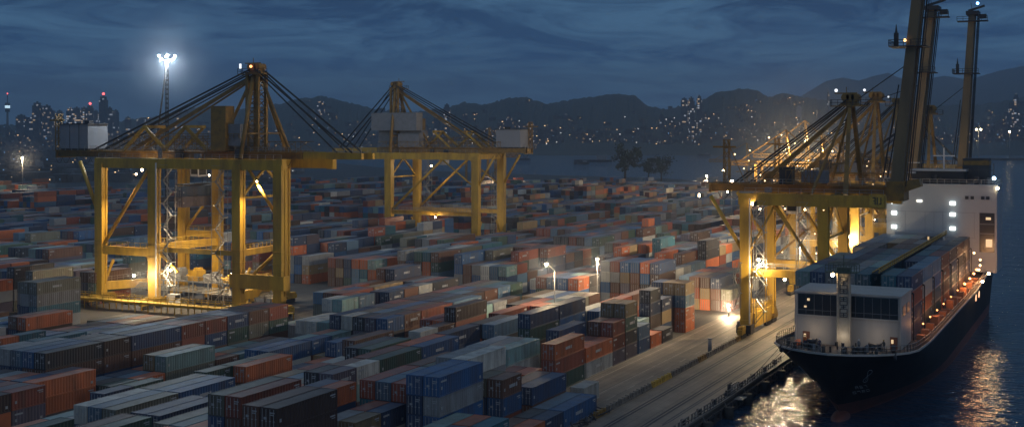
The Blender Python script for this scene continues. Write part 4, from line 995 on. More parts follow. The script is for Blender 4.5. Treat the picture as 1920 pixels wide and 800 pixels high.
# side windows facing the water
for k in range(2):
    w = MB(); w.box(sx(FX+2.2+k*4), sx(FX+5+k*4), FY0-YC-.05, FY0-YC+.02, FZ1+2-3.4, FZ1+2-1.8); w.build('window', WINM, fh)
for y in (45.2, 31.6):
    d = MB(); d.box(sx(FX)-.08, sx(FX)+.02, y-YC-.55, y-YC+.55, FZ0+2.05, FZ0+4.1); d.mi = 1; d.box(sx(FX)-.11, sx(FX)-.08, y-YC+.05, y-YC+.4, FZ0+3.1, FZ0+3.7); d.build('door', [mat('door_brown', (.16, .06, .035), .6) if 'door_brown' not in bpy.data.materials else bpy.data.materials['door_brown'], WINL], fh)
point((sx(FX)-2.4, 44.0-YC, 12.4), 70, (1, .75, .5), .4, ship); point((sx(FX)-2.8, 34.0-YC, 12.4), 60, (1, .75, .5), .4, ship); point((sx(196.6)-1.6, .2, 12.2), 70, (1, .85, .65), .3, ship)  # added lights without fixtures, brightening the house front and foremast
# foremast
fmx, fmy = 196.6, 38.9
fm = MB(); 
for y in (-1.05, .85): fm.box(sx(fmx)-.3, sx(fmx)+.5, fmy-YC+y, fmy-YC+y+.2, sheer(fmx)+2, 22.2)
fm.box(sx(fmx)-.1, sx(fmx)+.4, fmy-YC-.85, fmy-YC+.85, sheer(fmx)+2, 22.0)
fo = fm.build('foremast', mat('mast_beige', (.42, .36, .28), .5, dirt=.4, scale=.6), ship)
g_ = MB()
for i in range(11):
    z = 21.4-i*0.62; g_.box(sx(fmx)-.16, sx(fmx)-.1, -.6, .6, z, z+.09)
    if i % 3 != 1: g_.box(sx(fmx)-.16, sx(fmx)-.1, -.6, -.5, z-.5, z); g_.box(sx(fmx)-.16, sx(fmx)-.1, .5, .6, z-.5, z)
    if i % 2: g_.box(sx(fmx)-.16, sx(fmx)-.1, -.06, .06, z-.5, z); g_.box(sx(fmx)-.16, sx(fmx)-.1, -.4, .4, z-.3, z-.22)
g_.build('mast_lettering', DARK, fo)
pf = MB(); pf.box(sx(fmx)-1.2, sx(fmx)+1.2, -2.2, 2.6, 22.2, 22.35); pf.rail([(sx(fmx)-1.2, -2.2, 22.35), (sx(fmx)-1.2, 2.6, 22.35)], 1.1, .8, .05); pf.rail([(sx(fmx)+1.2, -2.2, 22.35), (sx(fmx)+1.2, 2.6, 22.35)], 1.1, .8, .05)
pf.box(sx(fmx)-.4, sx(fmx)+.5, -1, 1, 22.35, 23.0); pf.beam((sx(fmx), 0, 22.4), (sx(fmx), 0, 25), .12); pf.beam((sx(fmx), -2, 23.8), (sx(fmx), 2.4, 23.8), .09); pf.build('mast_platform', mat('green_grey', (.10, .12, .08), .6, dirt=.5, scale=1), fo)
lm = MB(); lm.ball((sx(fmx)-.5, 1.6, 21.8), .3, 8, 5); lm.build('flood_lamp', LAMPW, fo); point((sx(fmx)-1.2, 1.9, 21.2), 45, (1, .78, .5), .3, ship)
# foredeck gear
gear = [('windlass', 191.5, 42.5), ('windlass', 191.5, 35.6), ('mooring_winch', 195.5, 43.8), ('mooring_winch', 195.3, 33.9)]
for nm, x, y in gear:
    b = MB(); b.tube((sx(x), y-YC-.8, 11.25), (sx(x), y-YC+.8, 11.25), .36, 12); b.tube((sx(x), y-YC-.95, 11.25), (sx(x), y-YC-.8, 11.25), .55, 12); b.tube((sx(x), y-YC+.8, 11.25), (sx(x), y-YC+.95, 11.25), .55, 12); b.box(sx(x)-.6, sx(x)+.6, y-YC-1.1, y-YC+1.1, 10.6, 10.85); b.build(nm, DARK, ship)
for x, y in ((188.5, 40.3), (188.5, 37.2), (190, 45), (190, 32.8), (194, 47), (194, 30.9)):
    b = MB()
    for q in (-.35, .35): b.tube((sx(x)+q, y-YC, 10.6), (sx(x)+q, y-YC, 11.7), .2, 8); b.tube((sx(x)+q, y-YC, 11.7), (sx(x)+q, y-YC, 11.8), .28, 8)
    b.build('mooring_bitt', DARK, ship)
q = random.Random(8)
for i in range(26):
    b = MB(); x = q.uniform(188, 198); y = q.uniform(32, 46); s_ = q.uniform(.15, .5); b.box(sx(x), sx(x)+s_, y-YC, y-YC+s_, 10.5, 10.9+q.uniform(.2, 1.0)); b.build('foredeck_fitting', DARK if i % 3 else GREY, ship)
b = MB()
for i in range(5): b.tube((sx(193)+i*.5, 45.6-YC, 10.7), (sx(193)+i*.5, 45.6-YC, 11.5), .3, 8)
b.build('drum', mat('drum_orange', (.5, .12, .04), .6), ship)
# hull marks: looped emblem and small draught figures, on the starboard bow shell
def shell(x, z, side=-1, off=0.05):
    hh = halfb(x, z); return Vector((x-XS0, side*(hh+off), z+2))
def xat(hh, z):
    x = XS0
    while halfb(x, z) < hh: x += .05
    return x
def shellh(hh, z, side=-1, off=.05): return Vector((xat(hh, z)-XS0, side*hh-.04*0, z+2)) + Vector((-.6, side*.8, .1)).normalized()*off
b = MB(); pts = []
for i in range(33):
    t_ = 2*math.pi*i/32; u_ = math.sin(t_)*1.35; w_ = math.sin(2*t_)*.42
    pts.append(shellh(4.5 + u_*.5+w_*.5, 5.2+u_*.85-w_*.25, -1, .06))
b.path(pts, .04, 5); pts = [shellh(4.0+.5*k, 4.2+1.2*k, -1, .06) for k in (0, .4, .8, 1.3)]; b.path(pts, .03, 5)
b.build('bow_emblem', MARK, ship)
SEG = {'A': ['l','r','t','m'], 'E': ['l','t','m','b'], '2': ['t','ru','m','ll','b'], '0': ['l','r','t','b'], '6': ['l','t','m','b','rl'], 'J': ['r','b','ll'], '7': ['t','r'], '4': ['lu','m','r']}
def segs(mb, ch, x, z, w, h, side=-1):
    S = {'t': ((0,h),(w,h)), 'm': ((0,h/2),(w,h/2)), 'b': ((0,0),(w,0)), 'l': ((0,0),(0,h)), 'r': ((w,0),(w,h)), 'ru': ((w,h/2),(w,h)), 'rl': ((w,0),(w,h/2)), 'll': ((0,0),(0,h/2)), 'lu': ((0,h/2),(0,h))}
    for k in SEG[ch]:
        (a, c), (d_, e_) = S[k]; mb.tube(shellh(x+a, z+c, side, .05), shellh(x+d_, z+e_, side, .05), .03, 4)
b = MB()
for i, ch in enumerate('A67'): segs(b, ch, 2.6+i*.5, 2.9, .28, .5)
for i, ch in enumerate('0720'): segs(b, ch, 2.1+i*.5, 2.0, .32, .4)
b.build('hull_figures', MARK, ship)
b = MB(); b.path([shellh(6.4-1.2*k, 5.4-1.6*k, 1, .1) for k in (0, .3, .7, 1.0)], .09, 5); b.path([shellh(3.6-.6*k, 3.2-.8*k, 1, .1) for k in (0, .5, 1.0)], .07, 5); b.build('hull_scratch', MARK, ship)
b = MB(); b.tube(shell(190.5, 8.6, 1, -.1), shell(190.5, 8.6, 1, .3), .55, 12); b.tube(shell(191.0, 8.6, -1, -.1), shell(191.0, 8.6, -1, .3), .55, 12); b.build('hawsepipe', DARK, ship)
# hatch block beneath the stacks and the side passage
CX0, NB, PB = 212.4, 7, 12.62
b = MB(); b.box(sx(CX0-.4), sx(CX0+NB*PB-.3), 33.3-YC, 49.2-YC, 9.6, 17.4); b.build('cell_guides', DARK, ship)
for k in range(NB+1):
    x = CX0-.35+k*PB; b = MB()
    for y in (30.6, 33.5, 49.5): b.beam((sx(x), y-YC, 9.8), (sx(x), y-YC, 17.6), .2)
    b.beam((sx(x), 30.6-YC, 17.6), (sx(x), 49.5-YC, 17.6), .2, .3); b.build('lashing_bridge', DARK, ship)
b = MB(); zc = 18.35+2.15
b.box(sx(CX0-1), sx(CX0+NB*PB), 36.0-YC, 37.2-YC, zc+.1, zc+.2)
b.build('catwalk', DARK, ship)
b = MB()
for y in (36.1, 37.1): b.tube((sx(CX0-1), y-YC, zc+.35), (sx(CX0+NB*PB), y-YC, zc+.35), .11, 5)
b.rail([(sx(CX0-1), 36.0-YC, zc+.2), (sx(CX0+NB*PB), 36.0-YC, zc+.2)], .9, 2.2, .05)
b.build('pipe_rail', YEL, ship)
# containers on deck
cyr = random.Random(21)
ROWS = [49.0-i*2.52 for i in range(5)] + [34.7, 32.15]      # centre lines, from the quay side
shipcols = [['navy','steel blue','charcoal','dark green','navy','grey','olive grey'], ['steel blue','steel blue','navy','grey','charcoal','navy','teal']]
side_cols = [['navy','rust red','navy','purple grey'], ['steel blue','off white','orange','olive grey'], ['steel blue','blue','teal','dark green'], ['rust red','rust red','brown','orange'], ['charcoal','navy','teal','navy'], ['dark brown','charcoal','navy','brown'], ['charcoal','charcoal','navy','charcoal']]
rowname = ['row nearest the quay', 'second row from the quay', 'third row from the quay', 'fourth row from the quay', 'row left of yellow pipes', 'row right of yellow pipes', 'x']
for bay in range(NB):
    x = CX0+bay*PB
    for ri, y in enumerate(ROWS):
        if ri == 6:
            for t_ in range(4):
                c = side_cols[bay][t_]
                container(x, y, 7.95+(3-t_)*CHH, 12, c, f"{c} deck container, {['top','third','second','lowest'][t_]} tier of the outer ship row, {ordw[bay]} bay from the bow", 'containers on the deck of the ship', doors=bay < 3)
        else:
            if cyr.random() < .10 and bay > 0: continue
            low = False
            c = cyr.choice(['navy','steel blue','charcoal','grey','navy','dark green','steel blue','grey','teal','olive grey','brown','pale teal','tan'] if ri < 5 else ['steel blue','teal','navy','grey'])
            if bay == 5 and ri in (2, 3): c = 'tan' if ri == 2 else 'brown'
            container(x, y, 15.9-.17+(0 if not low else -.0), 12, c, f"{c} container atop the ship, {ordw[bay]} bay from the bow, {rowname[ri]}", 'containers on the deck of the ship', doors=bay < 3)
# side passage clutter, lit orange
q = random.Random(4)
for i in range(16):
    b = MB(); x = 213+i*5.6; b.box(sx(x), sx(x)+q.uniform(1, 3), 29.0-YC, 30.3-YC, sheer(x)+2, sheer(x)+2+q.uniform(.6, 1.8))
    b.build('passage_locker', bpy.data.materials.get('locker_orange') or mat('locker_orange', (.42, .17, .08), .6, dirt=.4, scale=1.0), ship)
for i, x in enumerate((213.5, 222, 231, 240, 251, 262, 274, 284, 292, 298)):
    z = sheer(x)+2+2.6; b = MB(); b.ball((sx(x), 28.8-YC+.5, z), .16 if i < 6 else .28, 8, 5); b.build('deck_lamp', LAMPO, ship)
    point((sx(x), 28.7-YC, z-.2), 100 if i < 6 else 480, (1, .42, .15), .3, ship)
for x, y, z in ((294, 29.4, 17.2), (299, 28.6, 14.0), (301.5, 28.8, 15.0), (296.5, 28.6, 13.2)):
    b = MB(); b.ball((sx(x), y-YC, z), .26, 8, 5); b.build('deck_lamp', LAMPG, ship)
point((sx(295), 28.0-YC, 17), 900, (1, .5, .22), .4, ship)
# portholes lit in the shell
for x in (283, 289.5):
    b = MB(); c = shell(x, 6.6, -1, .02); b.tube(c-Vector((0, .1, 0)), c+Vector((0, .06, 0)), .75, 14); b.build('porthole', glow('porthole', (1, .5, .25), 1.6) if 'porthole' not in bpy.data.materials else bpy.data.materials['porthole'], ship)
# bridge house at the stern
BX, BY0, BY1, BZ0, BZ1 = 306.0, 25.6, 50.4, 10.5, 30.0
h = MB(); h.box(sx(BX), sx(BX+14), BY0-YC, BY1-YC, BZ0+1.2, BZ1+2)
h.box(sx(BX)-.12, sx(BX), BY0-YC+.02, BY1-YC-.02, BZ1+2-.4, BZ1+2+.05); h.box(sx(BX)-.12, sx(BX+14), BY0-YC-.15, BY0-YC, BZ1+1.4, BZ1+2+.05)
bh = h.build('bridge_house', BWHT, ship)
s_ = MB()
for z in (19.5, 25.4): s_.box(sx(BX)-.03, sx(BX), BY0-YC+4.6, BY1-YC-.2, z, z+.07)
for y in (30.5, 37.5, 39.5, 41.5, 46.0): s_.box(sx(BX)-.03, sx(BX), y-YC, y-YC+.06, 19.6, 25.4)
s_.build('panel_seam', GREY, bh)
for k, y in enumerate((27.2, 28.3, 30.6, 31.8)):
    w = MB(); w.box(sx(BX)-.08, sx(BX)+.02, y-YC, y-YC+.75, 28.6, 29.35); w.build('window', WINM, bh)
w = MB(); w.box(sx(BX)-.06, sx(BX)+.02, 26.1-YC, 29.4-YC, 16.4, 25.5); w.mi = 1; w.box(sx(BX)-.1, sx(BX)-.06, 26.6-YC, 28.0-YC, 17.6, 19.4); w.mi = 2
w.box(sx(BX)-.1, sx(BX)-.06, 26.0-YC, 29.5-YC, 20.6, 20.8); w.box(sx(BX)-.1, sx(BX)-.06, 26.0-YC, 29.5-YC, 22.8, 23.0); w.mi = 1; w.box(sx(BX)-.1, sx(BX)-.06, 26.9-YC, 28.0-YC, 23.9, 24.5)
w.build('window', [WINM, WINL, GREY], bh)
BL = glow('bridge_flood', (.93, 1, .93), 3.0)
for y in (48.6, 35.3):
    for z in (27.6, 25.0, 21.7):
        w = MB(); w.box(sx(BX)-.4, sx(BX)-.15, y-YC-.62, y-YC+.62, z-.45, z+.4); w.mi = 1; w.box(sx(BX)-.15, sx(BX), y-YC-.3, y-YC+.3, z-.2, z+.2); w.build('flood_lamp', [BL, DARK], bh)
        point((sx(BX)-1.3, y-YC, z), 22, (.93, 1, .93), .4, ship)
w = MB(); w.box(sx(BX)-.3, sx(BX), 42.2-YC, 43.4-YC, 27.7, 28.2); w.build('flood_lamp', glow('soft_lamp', (1, .95, .8), 2.2), bh)
b = MB(); b.box(sx(BX)-4.5, sx(BX)-.15, 37-YC, 47.2-YC, 15, 20.6); b.box(sx(BX)-5.0, sx(BX)-4.5, 36.5-YC, 47.7-YC, 20.0, 20.9); b.mi = 1; b.box(sx(BX)-4.56, sx(BX)-4.5, 40-YC, 43-YC, 18.9, 19.9); b.build('hatch_house', [BWHT, WINL], ship)
# monkey island: rails, radar mast, funnel, boxes
b = MB(); b.rail([(sx(BX)+.1, BY0-YC+.1, 32.05), (sx(BX)+.1, BY1-YC-.1, 32.05), (sx(BX+14), BY1-YC-.1, 32.05)], 1.1, 1.6, .05); b.rail([(sx(BX+14), BY0-YC+.1, 32.05), (sx(BX)+.1, BY0-YC+.1, 32.05)], 1.1, 1.6, .05); b.build('deck_rail', STEEL, bh)
b = MB(); b.box(sx(BX+3), sx(BX+9), 33-YC, 45-YC, 32.05, 35.0); b.build('wheelhouse', WINM, bh)
b = MB(); b.box(sx(BX+2.6), sx(BX+9.4), 32.6-YC, 45.4-YC, 35.0, 35.4); b.box(sx(BX+2), sx(BX+3), 44-YC, 50-YC, 34.4, 34.8); b.build('wheelhouse_roof', BWHT, bh)
b = MB(); b.beam((sx(BX+2), 46-YC, 32), (sx(BX+2), 46-YC, 38.8), .3); b.beam((sx(BX+2), 43-YC, 37), (sx(BX+2), 49-YC, 37), .2); b.build('signal_mast', WHITE, bh); b = MB(); b.beam((sx(BX+6), 38-YC, 35.4), (sx(BX+6), 38-YC, 40.5), .35); b.beam((sx(BX+6), 35.5-YC, 38.6), (sx(BX+6), 40.5-YC, 38.6), .3); b.build('radar_mast', WHITE, bh)
b = MB(); b.box(sx(BX+8), sx(BX+13), 28-YC, 34-YC, 32.05, 38.0); b.mi = 1; b.box(sx(BX+8)-.05, sx(BX+13)+.05, 28-YC-.05, 34-YC+.05, 36.4, 37.4); b.build('funnel', [DARK, YEL2], bh)
q = random.Random(9)
for i in range(16):
    b = MB(); y = q.uniform(26, 49.5); b.box(sx(BX+q.uniform(.5, 2.0)), sx(BX+q.uniform(2.2, 4)), y-YC, y-YC+q.uniform(.4, 1.6), 32.05, 32.6+q.uniform(.3, 1.3)); b.build('roof_equipment', DARK, bh)
b = MB()
for y, hh in ((26.6, 5), (28.2, 3.6), (30.1, 4.2), (33.4, 5.2)): b.beam((sx(BX+4), y-YC, 32), (sx(BX+4), y-YC, 32+hh), .16)
b.beam((sx(BX+4), 26.6-YC, 35.3), (sx(BX+4), 33.4-YC, 35.3), .2); b.build('aerial_frame', DARK, bh)
b = MB(); b.ball((sx(BX)-.2, 26.2-YC, 33.6), .4, 8, 5); b.build('navigation_lamp', glow('nav_cool', (.55, .8, 1), 14), bh); point((sx(BX)-1, 24.9-YC, 33.6), 160, (.6, .82, 1), .3, ship)
b = MB(); b.ball((sx(BX)-.2, 25.4-YC, 31.3), .3, 8, 5); b.build('navigation_lamp', LAMPW, bh)
# added starboard floods, put in to draw the streak on the water
for x, y, z, e_ in ((286, 25.6, 13.6, 850), (279, 26.2, 12.6, 500)):
    b = MB(); b.ball((sx(x), y-YC, z), .26, 10, 6); b.build('flood_lamp', LAMPW, ship); point((sx(x), y-YC-.8, z), e_, (1, .64, .30), .5, ship); b = MB(); b.beam((sx(x)+.3, y-YC+4.2, sheer(x)+2), (sx(x)+.3, y-YC+.2, z), .16); b.build('added_lamp_bracket', STEEL, ship)

# mooring lines to the quay
b = MB()
for (x0, z0), (x1, y1) in (((188.5, 9.4), (176, 56.2)), ((190, 9.3), (183, 56.2)), ((187.6, 9.3), (168, 56.2))):
    P = [];
    for i in range(9):
        t_ = i/8; yy = halfb(x0, 9) + YC; P.append((sx(x0+(x1-x0)*t_), yy+(y1-yy)*t_-YC, (z0+(0.5-z0)*t_)-1.0*math.sin(math.pi*t_)+2))
    b.path(P, .045, 4)
b.build('mooring_line', CABLE, ship)

# ------------------------------------------------------------------ quay furniture
# low barrier between road and crane apron, in segments
q = random.Random(2); seg = 0
x = 168.0; i = 0
bw = ['grey', 'yellow', 'rusty']
while x < 246:
    Ln = 4.6; kind_ = 'yellow' if 190 <= x < 203 else ('rusty' if (i*7) % 5 == 0 else 'grey')
    b = MB(); b.box(0, Ln, -.28, .28, 0, .35); b.box(0.1, Ln-.1, -.16, .16, .35, .85)
    for k in range(3): b.box(.6+k*1.5, .9+k*1.5, -.3, .3, .1, .95)
    o = b.build('barrier', {'grey': BGRY, 'yellow': BYEL, 'rusty': YEL2}[kind_], loc=(x, 69.45, 0.006))
    tag(o, f"{'yellow' if kind_ == 'yellow' else 'rusty' if kind_ == 'rusty' else 'worn grey'} barrier block, {ordw[i]} along the road edge from the camera end", 'barrier', 'low barrier blocks between road and crane rails'); x += 5.0; i += 1
b = MB(); b.tube((0, 0, 0), (0, 0, 2.6), .38, 12); b.tube((0, 0, 2.6), (0, 0, 2.75), .46, 12); tag(b.build('bollard_post', GREY, loc=at(1331, 660, 0.006)), 'dark round post standing alone on the barrier line', 'post')
# bollards and handrail trestles on the quay edge
n_ = 0
for x in np.arange(118, 228, 7.5):
    b = MB(); b.tube((0, 0, 0), (0, 0, .55), .32, 10, .26); b.tube((0, 0, .55), (0, 0, .8), .45, 10, .42); tag(b.build('mooring_bollard', DARK, loc=(float(x), 56.5, 0.006)), f'black iron mooring bollard on the quay edge, {ordw[n_]} from the camera', 'bollard', 'mooring bollards along the quay edge'); n_ += 1
n_ = 0
for x in np.arange(112, 226, 6.0):
    b = MB(); b.rail([(0, 0, 0), (4.6, 0, 0)], 1.0, 1.15, .06); b.beam((0, .0, 0), (.6, 0, 1), .08); b.beam((4.6, 0, 0), (4, 0, 1), .08); tag(b.build('edge_barrier', mat('edge_rail', (.16, .14, .12), .6, dirt=.5, scale=1) if 'edge_rail' not in bpy.data.materials else bpy.data.materials['edge_rail'], loc=(float(x), 55.75, 0.28)), f'low steel rail frame at the water edge, {ordw[n_]} from the camera', 'railing', 'low steel rail frames at the water edge'); n_ += 1
n_ = 0
for x in np.arange(120, 230, 11.0):
    b = MB(); b.tube((0, 0, -1.2), (0, 0, 1.2), .75, 12); b.mi = 1; b.beam((0, .3, 1.1), (0, .75, 2.0), .06); tag(b.build('rubber_fender', [RUB, STEEL], loc=(float(x), 54.3, -1.5)), f'black cylinder fender on the quay wall, {ordw[n_]} from the camera', 'fender', 'fenders hung on the quay wall'); n_ += 1
# mooring hook cluster half way along the edge
p = at(1383, 741, 0.006); r_ = empty('mooring_hook_unit', (p.x, 56.3, 0.006), 0, label='dark mooring hook unit with ladder standing at the quay edge', cat='mooring hook')
b = MB(); b.box(-1.2, 1.2, -.6, .6, 0, .5); b.build('base_plate', DARK, r_)
for k in (-.8, 0, .8): b = MB(); b.tube((k, 0, .5), (k, 0, 1.9), .16, 8); b.tube((k, 0, 1.6), (k, -.7, 1.9), .12, 8); b.build('hook', DARK, r_)
b = MB(); b.rail([(-1.6, -.7, 0), (1.6, -.7, 0)], 2.0, .8, .05); b.box(-.5, 2.2, -2.2, -.8, -.6, -.5); b.build('ladder', STEEL, r_)
# heap of dunnage at the near end of the barrier
b = MB(); q = random.Random(6)
for i in range(60):
    x, y = q.uniform(150, 174), q.uniform(68.6, 70.2); a = q.uniform(0, 3.1); l_ = q.uniform(.5, 2.0)
    b.beam((x, y, q.uniform(.1, .5)), (x+l_*math.cos(a), y+.5*l_*math.sin(a), q.uniform(.1, .9)), .2, .16)
tag(b.build('dunnage_heap', DARK), 'dark heap of timber and scrap beside the low blue containers', 'scrap heap', kind='stuff')

# ------------------------------------------------------------------ equipment under the left crane
def terminal_truck(x, y, rz, lab, col):
    r = empty('terminal_truck', (x, y, 0), rz, label=lab, cat='truck', group='terminal trucks under the left crane')
    b = MB(); b.box(-1.2, 1.2, -1.1, 1.1, .9, 3.1); b.mi = 1; b.box(-1.23, -1.2, -.9, .9, 1.9, 2.9); b.build('cab', [col, WINM], r)
    b = MB(); b.box(-1.6, 3.2, -1.1, 1.1, .6, .9); b.box(2.2, 14.5, -1.15, 1.15, 1.15, 1.4); b.box(2.2, 14.5, -.4, -.2, .8, 1.15); b.box(2.2, 14.5, .2, .4, .8, 1.15); b.build('chassis', DARK, r)
    for wx in (-.8, 2.6, 11.6, 13.2):
        for wy in (-1.0, 1.0):
            b = MB(); b.tube((wx, wy-.2, .5), (wx, wy+.2, .5), .5, 12); b.build('wheel', RUB, r)
    return r
terminal_truck(232, 206, R(95), 'white cab terminal truck with empty trailer under the left crane', WHITE)
terminal_truck(243, 192, R(80), 'yellow cab terminal truck with empty trailer under the left crane', BYEL)
# raised lit walkway in front of the left crane
wk = empty('raised_walkway', (222.5, 164, 0), 0, label='long raised yellow walkway with handrails lit in front of the left crane', cat='walkway')
b = MB(); b.box(-1.6, 1.0, 0, 64, 2.2, 2.4)
b.build('walkway_deck', BYEL, wk)
b = MB()
for y in np.arange(0, 65, 4.0):
    for x in (-1.4, .8): b.beam((x, y, 0), (x, y, 2.2), .18)
b.beam((-1.6, 0, 2.15), (-1.6, 64, 2.15), .25, .5); b.build('walkway_support', YEL, wk)
b = MB(); b.rail([(-1.6, 0, 2.4), (-1.6, 64, 2.4)], 1.2, 2, .06); b.rail([(1.0, 0, 2.4), (1.0, 64, 2.4)], 1.2, 2, .06); b.build('handrail', BYEL, wk)
# low service structure below the crane: long conveyor-like gantry with pipes
sv = empty('service_platform', (236, 180, 0), 0, label='grey service platform with yellow machine housings between the left crane legs', cat='platform')
b = MB(); b.box(0, 4.2, 0, 38, 5.6, 5.9)
for y in np.arange(0, 39, 4.7):
    for x in (.2, 4.0): b.beam((x, y, 0), (x, y, 5.6), .3)
b.build('platform_deck', GREY, sv)
b = MB(); b.rail([(0, 0, 5.9), (0, 38, 5.9)], 1.1, 1.8, .05); b.rail([(4.2, 0, 5.9), (4.2, 38, 5.9)], 1.1, 1.8, .05); b.build('handrail', STEEL, sv)
q = random.Random(12)
for k in range(7):
    y = 1.5+k*5.2; b = MB(); hh = q.uniform(1.2, 3.2); b.box(.5, 3.4, y, y+q.uniform(2.2, 3.8), 5.9, 5.9+hh); b.box(.9, 2.9, y+.4, y+1.6, 5.9+hh, 6.5+hh); b.tube((.4, y+1, 6.3), (.4, y+3.4, 7.2), .2, 6); b.build('machine_housing', YEL if k % 2 == 0 else GREY, sv)
b = MB()
for k in range(5): b.tube((-.6+.3*k, -4, 3.2+.3*k), (-.6+.3*k, 42, 3.4+.3*k), .12, 6)
b.build('pipe_run', STEEL, sv)

# ------------------------------------------------------------------ people
def person(x, y, z, rz, label, pose, top, trousers):
    V = {'pel': (0, 0, .95), 'ch': (.02, 0, 1.32), 'nk': (.02, 0, 1.50), 'hd': (.04, 0, 1.60), 'ht': (.04, 0, 1.72),
         'ls': (0, .19, 1.42), 'le': (.02, .25, 1.14), 'lh': (.16 if pose else .05, .23, .92), 'rs': (0, -.19, 1.42), 're': (.04, -.26, 1.15), 'rh': (.3 if pose else .08, -.2, 1.1 if pose else .9),
         'lk': (.05, .11, .50), 'la': (-.02, .12, .08), 'lt': (.16, .13, .04), 'rk': (.10, -.11, .50), 'ra': (.02 if not pose else .12, -.12, .08), 'rt': (.2 if not pose else .3, -.13, .04), 'lp': (0, .1, .90), 'rp': (0, -.1, .90)}
    E = [('pel','ch'),('ch','nk'),('nk','hd'),('hd','ht'),('ch','ls'),('ls','le'),('le','lh'),('ch','rs'),('rs','re'),('re','rh'),('pel','lp'),('pel','rp'),('lp','lk'),('lk','la'),('la','lt'),('rp','rk'),('rk','ra'),('ra','rt')]
    Rr = {'pel': .15,'ch': .17,'nk': .06,'hd': .10,'ht': .085,'ls': .075,'le': .05,'lh': .04,'rs': .075,'re': .05,'rh': .04,'lk': .07,'la': .045,'lt': .04,'rk': .07,'ra': .045,'rt': .04,'lp': .1,'rp': .1}
    ks = list(V); me = bpy.data.meshes.new('person'); me.from_pydata([V[k] for k in ks], [(ks.index(a), ks.index(b_)) for a, b_ in E], []); me.update()
    o = bpy.data.objects.new('person', me); sc.collection.objects.link(o); o.location = (x, y, z); o.rotation_euler = (0, 0, rz)
    m_ = o.modifiers.new('Skin', 'SKIN'); o.modifiers.new('Sub', 'SUBSURF').levels = 1; o.modifiers[-1].render_levels = 1
    for i, k in enumerate(ks): me.skin_vertices[0].data[i].radius = (Rr[k], Rr[k]); me.skin_vertices[0].data[i].use_root = (k == 'pel')
    M_ = bpy.data.materials.new('clothed_body'); M_.use_nodes = True; t = M_.node_tree; n = t.nodes; l = t.links.new
    tc = n.new('ShaderNodeTexCoord'); sp_ = n.new('ShaderNodeSeparateXYZ'); l(tc.outputs['Object'], sp_.inputs[0]); r2 = n.new('ShaderNodeValToRGB'); r2.color_ramp.interpolation = 'CONSTANT'
    dv = n.new('ShaderNodeMath'); dv.operation = 'DIVIDE'; dv.inputs[1].default_value = 2.0; l(sp_.outputs[2], dv.inputs[0]); l(dv.outputs[0], r2.inputs[0])
    e_ = r2.color_ramp.elements; e_[0].position = 0; e_[0].color = (.02, .02, .02, 1); e_[1].position = .06; e_[1].color = (*trousers, 1)
    for pp, cc in ((.49, top), (.755, (.3, .18, .13))): k = e_.new(pp); k.color = (*cc, 1)
    l(r2.outputs[0], n['Principled BSDF'].inputs['Base Color']); me.materials.append(M_)
    h_ = MB(); h_.ball((.04, 0, 1.72), .135, 12, 7, .75); h_.box(.1, .24, -.1, .1, 1.68, 1.70); h_.build('helmet', WHITE if not pose else BYEL, o)
    tag(o, label, 'person', 'crew members on the foredeck')
zd = sheer(194)
person(193.8, 44.3, zd, R(150), 'person in orange vest and dark trousers beside the brown door on the foredeck', True, (.7, .2, .04), (.03, .04, .07))
person(191.2, 41.5, zd, R(200), 'person in navy overalls at the rail, between the vested one and the mast', False, (.04, .05, .09), (.03, .04, .07))
person(193.0, 35.9, zd, R(170), 'person in grey overalls standing on the foredeck right of the mast', False, (.2, .2, .2), (.12, .12, .13))
person(194.2, 32.4, zd, R(160), 'person in dark clothes near the right hand door on the foredeck', True, (.05, .05, .05), (.04, .04, .05))

# ------------------------------------------------------------------ trees and boats by the bay
LEAF = mat('foliage', (0.035, 0.05, 0.03), 0.9, dirt=.5, dirtcol=(.012, .02, .012), scale=.3); BARK = mat('bark', (.06, .045, .035), .9)
def tree(px, D, h, w, lab, seed):
    r = empty('tree', atD(px, D), 0, label=lab, cat='tree', group='dark trees at the bay shore'); q = random.Random(seed)
    b = MB(); b.tube((0, 0, 0), (0, 0, h*.55), h*.035, 8, h*.02)
    for i in range(7):
        a = q.uniform(0, 6.28); b.tube((0, 0, h*q.uniform(.2, .5)), (w*.3*math.cos(a), w*.3*math.sin(a), h*q.uniform(.55, .85)), h*.014, 5, h*.005)
    b.build('trunk', BARK, r)
    b = MB()
    cl = [(q.gauss(0, w*.22), q.gauss(0, w*.22), h*q.uniform(.35, .9), q.uniform(.10, .2)*w) for _ in range(26)]
    for cx, cy, cz, cr_ in cl:
        for _ in range(46):
            d = Vector((q.gauss(0, 1), q.gauss(0, 1), q.gauss(0, .8))).normalized()*cr_*q.uniform(.5, 1.1); c = Vector((cx, cy, cz))+d
            u = Vector((q.gauss(0, 1), q.gauss(0, 1), q.gauss(0, 1))).normalized()*h*.022; v_ = u.cross(d).normalized()*h*.018; b.quad(c-u-v_, c+u-v_, c+u+v_, c-u+v_)
    b.build('crown', LEAF, r)
tree(1172, 1110, 34, 26, 'tall dark tree left of the pair by the bay', 1); tree(1240, 1090, 22, 26, 'lower broad dark tree right of the pair by the bay', 2)
tree(1216, 1120, 20, 14, 'small dark tree between the two larger ones by the bay', 3)
